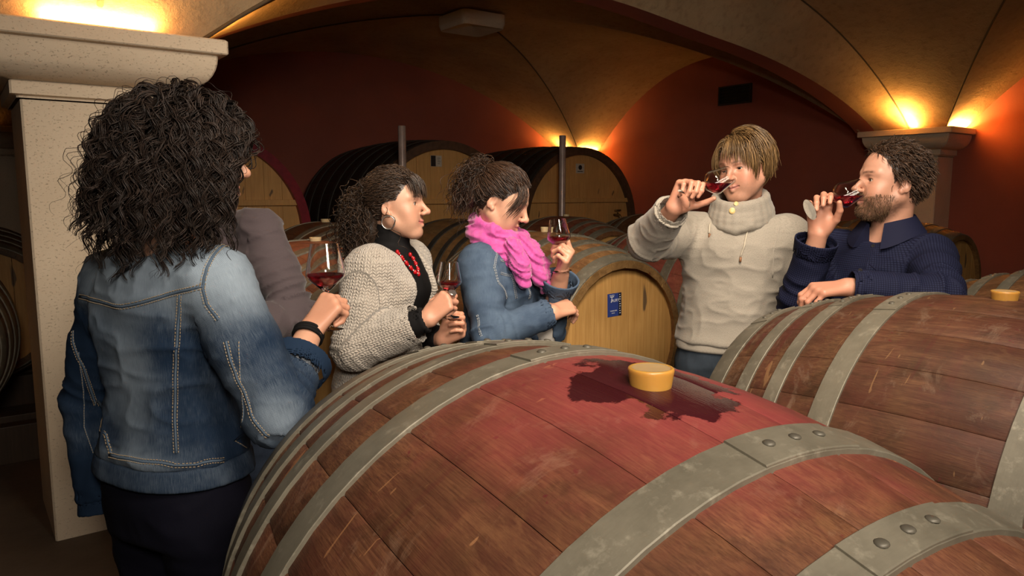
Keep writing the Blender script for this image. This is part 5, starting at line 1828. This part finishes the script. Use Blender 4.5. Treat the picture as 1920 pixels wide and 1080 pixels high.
ring_band(P3, rp, h['T'] @ A3(0, .5, -.85), .0105, 0, .0022, M_SILV, 'finger_ring', wob=.0)
disc_button(P3, rp + h['T'] @ A3(0, .008, .010), h['T'] @ A3(0, .8, .6), .013, M_SILV, 'ring_bezel', h=.004)
wine_glass('wine glass held by the person in the knitted cardigan', h['P'](.018, .098, -.030), (.02, .0, 1), .066, .1135, sc=.95)
M_HAIR3 = mat_hair('brown_waves', (0.009, 0.006, 0.0045), (0.080, 0.046, 0.028), .42, .4)
rt, nr = scalp(2400, m3, 21); r_ = np.random.default_rng(8)
knot = np.array((0, -.105, .018))
def f3(pos, i):
    v = knot - pos; v /= np.linalg.norm(v, axis=1, keepdims=True) + 1e-6
    down = np.clip((-.085 - pos[:, 1])/.02, 0, 1)[:, None]
    return v*(1-down) + np.array((0, -.12, -1.0))*down
ps = grow(None, rt, nr*.3 + np.array((0, -.9, .15)), f3, 30, r_.uniform(.0065, .0105, 2400), .62, r_.uniform(.003, .015, 2400), curl=(r_.uniform(.002, .006, 2400), r_.uniform(8, 18, 2400)), wob=.10, seed=6)
n = 520; k = r_.normal(size=(n, 3))*np.array((.030, .022, .03)) + knot
pt = grow(None, k, r_.normal(size=(n, 3)) + np.array((0, -.9, .2)), lambda p, i: np.array((0, -.22 if i < 8 else .05, -.8)) + 0*p, 26, r_.uniform(.006, .0095, n), .72, None, False, curl=(r_.uniform(.006, .014, n), r_.uniform(14, 24, n)), wob=.14, seed=7)
n = 300; b0 = np.stack([r_.uniform(-.060, .060, n), r_.uniform(.046, .066, n), r_.uniform(.088, .106, n)], 1)
bg = grow(None, b0, np.tile((0, 1.0, .35), (n, 1)) + r_.normal(size=(n, 3))*.25, lambda p, i: np.array((0, .35 if i < 4 else .0, -1.0)) + 0*p, 10, r_.uniform(.0036, .0090, n), .6, np.full(n, .013), wob=.06, seed=9, ex=(.0745, .105, .088))
cap = hair_cap(P3, None, face=((0, .098, -.026), (.092, .062, .098)), extra=(((0, -.085, -.005), (.055, .045, .06)), ((0, -.085, -.07), (.050, .035, .07))), low=-.14)
for s_ in (-1, 1): cap.ell(P3.O + P3.R @ (P3.sc*A3(s_*.085, .012, -.035)), P3.sc*A3(.03, .042, .058), P3.R, .01, 's')
hair_object(P3, [(ps, r_.uniform(.0008, .0015, 2400)), (pt, r_.uniform(.0008, .0014, 520)), (bg, r_.uniform(.0007, .0012, 300))], M_HAIR3, cap=cap, label='dark brown wavy hair tied back')

# ---- woman with the pink scarf
sp = dict(fem=True, phi=112, girth=.95, wrap=170, pelvis=(-.055, 2.57, .87), chest=(-.040, 2.545, 1.15), neck=(-.062, 2.53, 1.345),
          head=(-.040, 2.50, 1.466), headR=facing(103, 24, 0), Rsh=(-.104, 2.40, 1.275), Lsh=(.010, 2.68, 1.275),
          Rel=(-.070, 2.30, 1.060), Rwr=(.128, 2.36, 1.120), Lel=(.125, 2.53, 1.030), Lwr=(.160, 2.425, 1.235),
          Rhand=dict(y=(.75, .6, .15), z=(.2, -.5, .85), sc=.88, curls=(40, 45, 25)),
          Lhand=dict(y=(.26, -.50, .82), z=(.88, -.20, -.42), sc=.90, curls=[(40, 55, 30), (62, 70, 40), (68, 75, 40), (72, 78, 40)], thumb=[(.5, .7, -.6), (.1, .85, -.6), (-.1, .9, -.4)]))
legs(sp, 110)
P4 = Person('person', 'person in denim jacket and bright pink scarf looking down at a glass', (-.055, 2.57), sp)
P4.body(SKIN_F, dict(sc=.94, nose=1.35, neck_r=.05, lid=.0016), dict(lips=(.46, .17, .14), brow_c=(.04, .025, .018), blush=.35, scalp_m=m4))
S, e = upper(P4, .006, .86, (.05, .044, .036), .5, .5); P4.garment(S, 'white_top', M_WHITE, .007, folds=folds_soft(.004, 0, 2), label='white cotton top')
S, e = upper(P4, .022, .865, ((.063, .053, .047), (.062, .053, .047)), .98, .86)
S.box(A3(.105, 2.475, 1.05), (.030, .045, .30), rotz(math.radians(-22)), .004, .008, 's')
S.cone(A3(-.062, 2.53, 1.31), A3(-.058, 2.525, 1.42), .068, .075, .01, 's')
j4 = P4.garment(S, 'denim_jacket', M_DENIM4, .0055, folds=folds_soft(.008, .006, 5), label='mid blue denim jacket')
tr = P4.bvh('denim_jacket')
Y4 = dict(mat=M_SEAM4, st=M_STITCHW, r=.0020, double=.003, parent=j4)
sl(P4, tr, [(930, 470), (926, 500), (934, 530), (950, 560)], **Y4)
sl(P4, tr, [(938, 488), (960, 492), (985, 498)], **Y4)
sl(P4, tr, [(938, 512), (958, 517), (982, 512), (980, 500)], **Y4)
sl(P4, tr, [(895, 590), (900, 620), (912, 650)], **Y4)
sl(P4, tr, [(960, 520), (968, 560)], **Y4)
sl(P4, tr, [(882, 648), (930, 655), (985, 657)], **Y4)
sl(P4, tr, [(995, 505), (990, 540), (992, 560)], **Y4)
q = P4.ray(tr, 957, 504)
if q is not None: disc_button(P4, q + A3(.0, -.002, 0), (.2, -1, .2), .007, M_COPPER, parent=j4)
trousers(P4, M_JEANS, label='dark jeans')
cuff(P4, 'L', .70, .95, .054, M_DENIM4, 'turned_cuff', .012, j4)
S = SDF()
nb = A3(-.055, 2.52, 1.345)
def loop(c, rx, ry, tilt, r, k=.008, n=22, roll=0.0):
    pts = []
    RR = rotz(math.radians(-112)) @ rotx(math.radians(tilt)) @ roty(math.radians(roll))
    for i in range(n+1):
        a = 2*math.pi*i/n; pts.append(np.asarray(c) + RR @ A3(rx*math.cos(a), ry*math.sin(a), 0))
    S.chain(pts, [r]*(n+1), k)
loop(nb + A3(.010, -.004, .030), .072, .082, -22, .024)
loop(nb + A3(.016, -.010, -.002), .088, .098, -28, .024, roll=6)
loop(nb + A3(.022, -.014, -.030), .098, .108, -33, .022, roll=-4)
f4 = A3(math.sin(math.radians(112)), math.cos(math.radians(112)), 0)
fr = nb + f4*.115
S.chain([fr + A3(-.02, -.02, .0), fr + A3(.02, -.05, -.055), fr + A3(.04, -.06, -.12)], [.026, .030, .022], .010)
S.chain([fr + A3(.01, -.01, -.02), fr + A3(.045, -.02, -.08), fr + A3(.058, -.030, -.16)], [.024, .028, .018], .010)
S.chain([fr + A3(-.05, -.07, -.01), fr + A3(-.025, -.105, -.075), fr + A3(-.012, -.11, -.125)], [.024, .028, .020], .010)
def scarf_folds(V, uv, per):
    c = V - nb; a = np.arctan2(c[:, 0], c[:, 1]); rr = np.hypot(c[:, 0], c[:, 1])
    q = np.stack([a*1.3, c[:, 2]*85 + rr*75, np.zeros(len(V))], 1)
    return (ridge(vnoise(q, 1.0, 3)) - .35)*.012 + vnoise(V.astype(float), 40, 2)*.002
P4.garment(S, 'scarf', M_SCARF, .0042, folds=scarf_folds, label='bright pink crinkled cotton scarf')
h = P4.hands['L']
wine_glass('wine glass held up by the person with the pink scarf', h['P'](.012, .080, -.034), (-.10, -.02, 1), .066, .118, sc=.95)
M_HAIR4 = mat_hair('chestnut_hair', (0.010, 0.006, 0.0045), (0.075, 0.038, 0.022), .38, .45)
rt, nr = scalp(2400, m4, 31); r_ = np.random.default_rng(12)
k4 = np.array((0, -.092, .075))
def f4_(pos, i):
    v = k4 - pos; v /= np.linalg.norm(v, axis=1, keepdims=True) + 1e-6
    down = np.clip((.018 - np.linalg.norm(pos - k4, axis=1))/.01, 0, 1)[:, None]
    return v*(1-down) + np.array((0, -.8, -.8))*down
ps = grow(None, rt, nr*.2 + np.array((0, -.9, .25)), f4_, 24, r_.uniform(.006, .0095, 2400), .5, r_.uniform(.004, .013, 2400), curl=(r_.uniform(.0008, .003, 2400), r_.uniform(6, 12, 2400)), wob=.05, seed=6)
n = 620; k = r_.normal(size=(n, 3))*np.array((.024, .016, .022)) + k4 + np.array((0, -.012, .004))
pt = grow(None, k, r_.normal(size=(n, 3)) + np.array((0, -.9, .3)), lambda p, i: np.array((0, -.25 if i < 7 else .10, -.85)) + 0*p, 24, r_.uniform(.005, .0085, n), .72, None, False, curl=(r_.uniform(.004, .010, n), r_.uniform(10, 20, n)), wob=.14, seed=7)
n = 60; b0 = np.stack([r_.uniform(.028, .062, n), r_.uniform(.030, .056, n), r_.uniform(.075, .095, n)], 1)
bg = grow(None, b0, np.tile((.4, .8, .1), (n, 1)) + r_.normal(size=(n, 3))*.2, lambda p, i: np.array((0.12, .28 if i < 6 else -.35, -1.0)) + 0*p, 18, r_.uniform(.005, .0078, n), .7, np.full(n, .014), wob=.05, seed=9)
cap = hair_cap(P4, None, face=((0, .100, -.028), (.092, .058, .100)), extra=(((0, -.105, .055), (.042, .038, .045)), ((0, -.105, -.005), (.046, .036, .06))), low=-.10)
for s_ in (-1, 1): cap.ell(P4.O + P4.R @ (P4.sc*A3(s_*.085, .012, -.035)), P4.sc*A3(.03, .042, .058), P4.R, .01, 's')
hair_object(P4, [(ps, r_.uniform(.0008, .0014, 2400)), (pt, r_.uniform(.0008, .0014, 620)), (bg, r_.uniform(.0007, .0010, 60))], M_HAIR4, cap=cap, label='chestnut hair in a loose high ponytail')

# ---- man in the grey pullover
sp = dict(fem=False, phi=200, girth=1.0, wrap=180, pelvis=(.800, 2.74, .91), chest=(.822, 2.74, 1.20), neck=(.838, 2.745, 1.430),
          head=(.830, 2.700, 1.582), headR=facing(229, 9, 6), Rsh=(.672, 2.795, 1.345), Lsh=(.990, 2.690, 1.345),
          Rel=(.475, 2.62, 1.335), Rwr=(.520, 2.405, 1.452), Lel=(1.020, 2.69, 1.07), Lwr=(.985, 2.56, .86),
          Rhand=dict(y=(.42, -.22, .88), z=(-.15, .92, .30), sc=.98, curls=[(62, 72, 40), (72, 75, 40), (76, 75, 40), (80, 75, 40)], thumb=[(.75, .55, -.3), (.55, .75, -.45), (.3, .8, -.5)]),
          Lhand=dict(y=(-.2, -.3, -.9), z=(.9, -.3, -.2), curls=(30, 35, 20)))
legs(sp, 200)
P5 = Person('person', 'person in a grey pullover sniffing a tipped wine glass', (.800, 2.74), sp)
P5.body(SKIN_M, dict(sc=1.0, nose=1.15, smile=1.0, jaw=1.08, lid=.0030, neck_r=.058), dict(lips=LIPS_M, brow_c=(.14, .075, .04), smile=1.0, blush=.75, stubble=(.30, .17, .11, .30), scalp_m=m5, scalp_c=(.10, .055, .025)), eye=(.05, .06, .06))
S, e = upper(P5, .026, .955, ((.082, .070, .056), (.080, .070, .058)), .90, .95)
S.cone(A3(.835, 2.735, 1.40), A3(.830, 2.715, 1.50), .070, .085, .02, 's')
g5 = P5.garment(S, 'pullover', M_GREY, .0058, folds=folds_soft(.010, .007, 7), label='grey melange pullover')
cuff(P5, 'R', .80, .98, .052, M_GREYRIB, 'ribbed_cuff', -.006, g5)
S = SDF(); S.loft(clip_keys(body_keys(sp, .020), .925, .965, 5), k=.01, cap=.006); P5.garment(S, 'ribbed_hem', M_GREYRIB, .006, parent=g5)
S = SDF()
n5 = A3(.834, 2.735, 1.430); RR = rotz(math.radians(-205)) @ rotx(math.radians(-19))
for r1, zz, th in ((.110, -.012, .013), (.108, .008, .012), (.103, .026, .011), (.097, .044, .011), (.093, .058, .012)):
    S.chain([n5 + RR @ A3(r1*.93*math.cos(a), r1*math.sin(a) + .25*(.058-zz)*max(0, math.sin(a)), zz) for a in np.linspace(0, 2*math.pi, 25)], [th]*25, .010)
S.chain([n5 + RR @ A3(.045, .118, -.010), n5 + RR @ A3(.0, .128, -.020), n5 + RR @ A3(-.05, .116, -.004)], [.012, .014, .012], .008)
P5.garment(S, 'funnel_collar', M_GREY, .0048, parent=g5, folds=folds_soft(.004, 0, 3))
tr = P5.bvh('pullover')
sl(P5, tr, [(1455, 392), (1462, 425), (1450, 470), (1448, 520)], mat=M_GREYRIB, st=None, r=.0022, parent=g5)
M_CORD = plain('cream_cord', (.42, .37, .29), .8); M_TIP = plain('tan_leather_tip', (.24, .11, .05), .6); M_HORN = plain('horn_button', (.62, .42, .16), .35)
for pts in ([(1341, 380), (1337, 400), (1332, 420), (1330, 438)], [(1408, 398), (1402, 430), (1396, 460), (1388, 482)]):
    q = P5.sight(tr, pts)
    if len(q) > 1:
        P5.seam_line(tr, q, 'drawstring', M_CORD, g5, .0032, .003, None, 4)
        m = MB(); m.tube([q[-1] - P5.base + A3(0, -.006, 0), q[-1] - P5.base + A3(-.002, -.008, -.016)], .0042, 8); m.build('cord_tip', M_TIP, g5, True)
trc = P5.bvh('funnel_collar')
for (px, py, r) in ((1373, 395, .011), (1380, 382, .008)):
    q = P5.ray(trc, px, py)
    if q is None or q[1] > 2.72: q = P5.ray(trc, px, py+8)
    if q is None or q[1] > 2.72: continue
    if q is not None: disc_button(P5, q + A3(0, -.001, 0), (-.25, -.95, .1), r, M_HORN, parent=g5)
trousers(P5, M_JEANS, label='charcoal jeans')
h = P5.hands['R']
wine_glass('wine glass tipped towards the face of the person in the pullover', h['P'](.030, .092, -.038), (.86, .18, .44), .064, .113, sc=.98)
M_HAIR5 = mat_hair('dark_blond', (0.035, 0.019, 0.008), (0.30, 0.175, 0.070), .36, .5)
rt, nr = scalp(2600, m5, 41); r_ = np.random.default_rng(15)
def f5(pos, i):
    side = np.where(pos[:, 0] > .028, 1.0, -1.0)
    g = np.stack([side*(.9 if i < 6 else .0), np.where(pos[:, 1] > .03, .35, -.30)*(1 if i < 8 else .1), np.full(len(pos), -.75 if i < 6 else -1.0)], 1)
    return tang(pos, g)
ln = np.where(rt[:, 1] > .040, .62, np.where(rt[:, 2] < .03, .50, np.where(rt[:, 2] < .08, .72, .98)))
ps = grow(None, rt, nr*.3 + np.array((0, .1, .1)), f5, 20, r_.uniform(.0050, .0082, 2600)*ln, .60, r_.uniform(.003, .016, 2600), curl=(r_.uniform(.0006, .002, 2600), r_.uniform(4, 9, 2600)), wob=.04, seed=16)
cap = None
hair_object(P5, [(ps, r_.uniform(.0009, .0016, 2600))], M_HAIR5, cap=cap, label='dark blond hair covering the ears')

# ---- man in the navy shirt
sp = dict(fem=False, phi=238, girth=1.02, wrap=180, pelvis=(1.245, 2.66, .90), chest=(1.205, 2.475, 1.17), neck=(1.222, 2.425, 1.372),
          head=(1.205, 2.40, 1.524), headR=facing(272, -3, 0), Lsh=(1.300, 2.310, 1.300), Rsh=(1.108, 2.580, 1.300),
          Lel=(1.205, 2.085, 1.215), Lwr=(.962, 2.125, 1.232), Rel=(.930, 2.390, 1.150), Rwr=(.945, 2.305, 1.375),
          Lhand=dict(y=(-.97, -.02, -.10), z=(-.08, -.28, .95), sc=.98, curls=[(38, 48, 22), (42, 50, 22), (45, 50, 22), (48, 50, 22)], thumb=[(.45, .8, -.3), (.1, .95, -.3), (-.1, .95, -.3)]),
          Rhand=dict(y=(.02, .08, 1.0), z=(.35, .92, .05), sc=.98, curls=[(48, 62, 35), (55, 66, 38), (60, 70, 40), (62, 72, 40)], thumb=[(.62, .62, -.5), (.25, .82, -.52), (-.1, .9, -.5)]))
legs(sp, 238)
P6 = Person('person', 'person in a navy shirt drinking and leaning on a barrel', (1.245, 2.66), sp)
P6.body(SKIN_M, dict(sc=1.01, nose=1.32, jaw=1.06, brow=1.15, lid=.0044, neck_r=.060), dict(lips=LIPS_M, brow_c=(.045, .025, .015), blush=.35, stubble=(.11, .060, .034, .62), scalp_m=m6, scalp_c=(.03, .018, .012)), eye=(.03, .02, .012))
S, e = upper(P6, .022, .93, ((.072, .061, .054), (.070, .058, .050)), .86, .93)
S.cone(A3(1.222, 2.425, 1.36), A3(1.212, 2.412, 1.46), .066, .070, .01, 's')
s6 = P6.garment(S, 'shirt', M_NAVY, .0056, folds=folds_soft(.009, .009, 9), label='navy shirt with a fine woven check')
cuff(P6, 'R', .70, .92, .060, M_NAVY, 'open_cuff', .006, s6)
cuff(P6, 'L', .78, .97, .047, M_NAVY, 'cuff', .002, s6)
def collar(per, c, phi, r, mat, parent, stand=.036, leaf=.048, point=.075):
    f = math.radians(phi); Fx = A3(math.sin(f), math.cos(f), 0); Rx = A3(math.cos(f), -math.sin(f), 0)
    n = 40; V = []; Fc = []
    for i in range(n+1):
        a = math.radians(-158 + 316*i/n)                       # 0 at the nape
        d = -Fx*math.cos(a) + Rx*math.sin(a)
        fr = abs(a)/math.radians(158); dip = .030*fr**2
        top = c + d*(r+.002) + A3(0, 0, stand - dip)
        fold = c + d*(r+.010) + A3(0, 0, stand+.004 - dip)
        low = leaf + (point-leaf)*sstep(.62, 1.0, fr)
        edge = c + d*(r+.034+.020*fr) + A3(0, 0, stand - dip - low)
        edge2 = edge + d*.004
        inn = c + d*(r-.001) + A3(0, 0, -.03 - dip)
        V += [inn, top, fold, edge2, edge, c + d*(r+.004) + A3(0, 0, -.03-dip)]
    for i in range(n):
        for k in range(6):
            l = (k+1) % 6
            Fc.append((i*6+k, i*6+l, (i+1)*6+l, (i+1)*6+k))
    Fc.append(tuple(range(6))); Fc.append(tuple(n*6+5-k for k in range(6)))
    m = MB(); m.add([v - per.base for v in V], Fc)
    o = m.build('collar', mat, parent, True, auto=45)
    return o
M_NAVYP = mat_fabric('navy_plain', (0.009, 0.0105, 0.030), 0.1, 300, 0.75, sheen=0.0)
co6 = collar(P6, A3(1.217, 2.420, 1.395), 238, .066, M_NAVYP, s6)
tr = P6.bvh('shirt')
for px, py in ((1637, 461), (1613, 507)):
    q = P6.ray(tr, px, py)
    if q is not None: disc_button(P6, q + A3(0, -.001, 0), (-.75, -.65, .1), .0058, M_INK, parent=s6)
sl(P6, tr, [(1650, 442), (1642, 465), (1630, 495), (1618, 525)], mat=M_NAVYP, st=None, r=.0016, parent=s6)
trousers(P6, M_JEANS, label='dark jeans')
h = P6.hands['R']
wine_glass('wine glass tilted to the lips of the person in navy', h['P'](.020, .096, -.046), (.86, .10, .36), .060, .112, sc=.98)
M_HAIR6 = mat_hair('short_brown', (0.018, 0.010, 0.006), (0.10, 0.052, 0.028), .45, .35)
rt, nr = scalp(2600, m6, 51); r_ = np.random.default_rng(18)
ps = grow(None, rt, nr*.8 + np.array((0, -.3, 0)) + r_.normal(size=rt.shape)*.25, lambda p, i: np.array((0, -.35, -.55)) + r_.normal(size=p.shape)*.35, 7, r_.uniform(.0030, .0052, 2600), .70, r_.uniform(.003, .011, 2600), curl=(r_.uniform(.0008, .0025, 2600), r_.uniform(15, 30, 2600)), wob=.08, seed=19)
cap = None
hair_object(P6, [(ps, r_.uniform(.0008, .0014, 2600))], M_HAIR6, cap=cap, label='short brown hair')
# beard: short hairs rooted on the jaw
bt = P6.root.data
BV = np.empty(len(bt.vertices)*3, np.float32); bt.vertices.foreach_get('co', BV); BV = BV.reshape(-1, 3) + P6.base
BN = np.empty(len(bt.vertices)*3, np.float32); bt.vertex_normals.foreach_get('vector', BN); BN = BN.reshape(-1, 3)
q = (BV - P6.O) @ P6.R / P6.sc; x, y, z = np.abs(q[:, 0]), q[:, 1], q[:, 2]
ok = (z < -.030) & (z > -.112) & (y > .008 + .5*np.clip(-z-.02, 0, .02)) & ~((z > -.068) & (z < -.044) & (x < .026) & (y > .07)) & (z < -.012 - .55*np.clip(y-.035, 0, .06) + .5*x*0) & (y > -.012)
ok |= (z < -.030) & (z > -.046) & (x < .026) & (y > .074)
ok &= np.linalg.norm(q - np.array((0, .02, 0)), axis=1) < .135
ii = np.flatnonzero(ok); ii = r_.choice(ii, min(1900, len(ii)), replace=False)
rt = q[ii]; nr = (BN[ii] @ P6.R)
ps = grow(None, rt, nr + np.array((0, .1, -.5)), lambda p, i: np.array((0, .05, -1.0)) + r_.normal(size=p.shape)*.4, 3, r_.uniform(.0020, .0034, len(ii)), .75, None, False, wob=.1)
hair_object(P6, [(ps, np.full(len(ii), .00055))], mat_hair('beard_brown', (0.050, 0.027, 0.014), (0.20, 0.11, 0.055), .5, .3), 'beard', label='short brown beard')
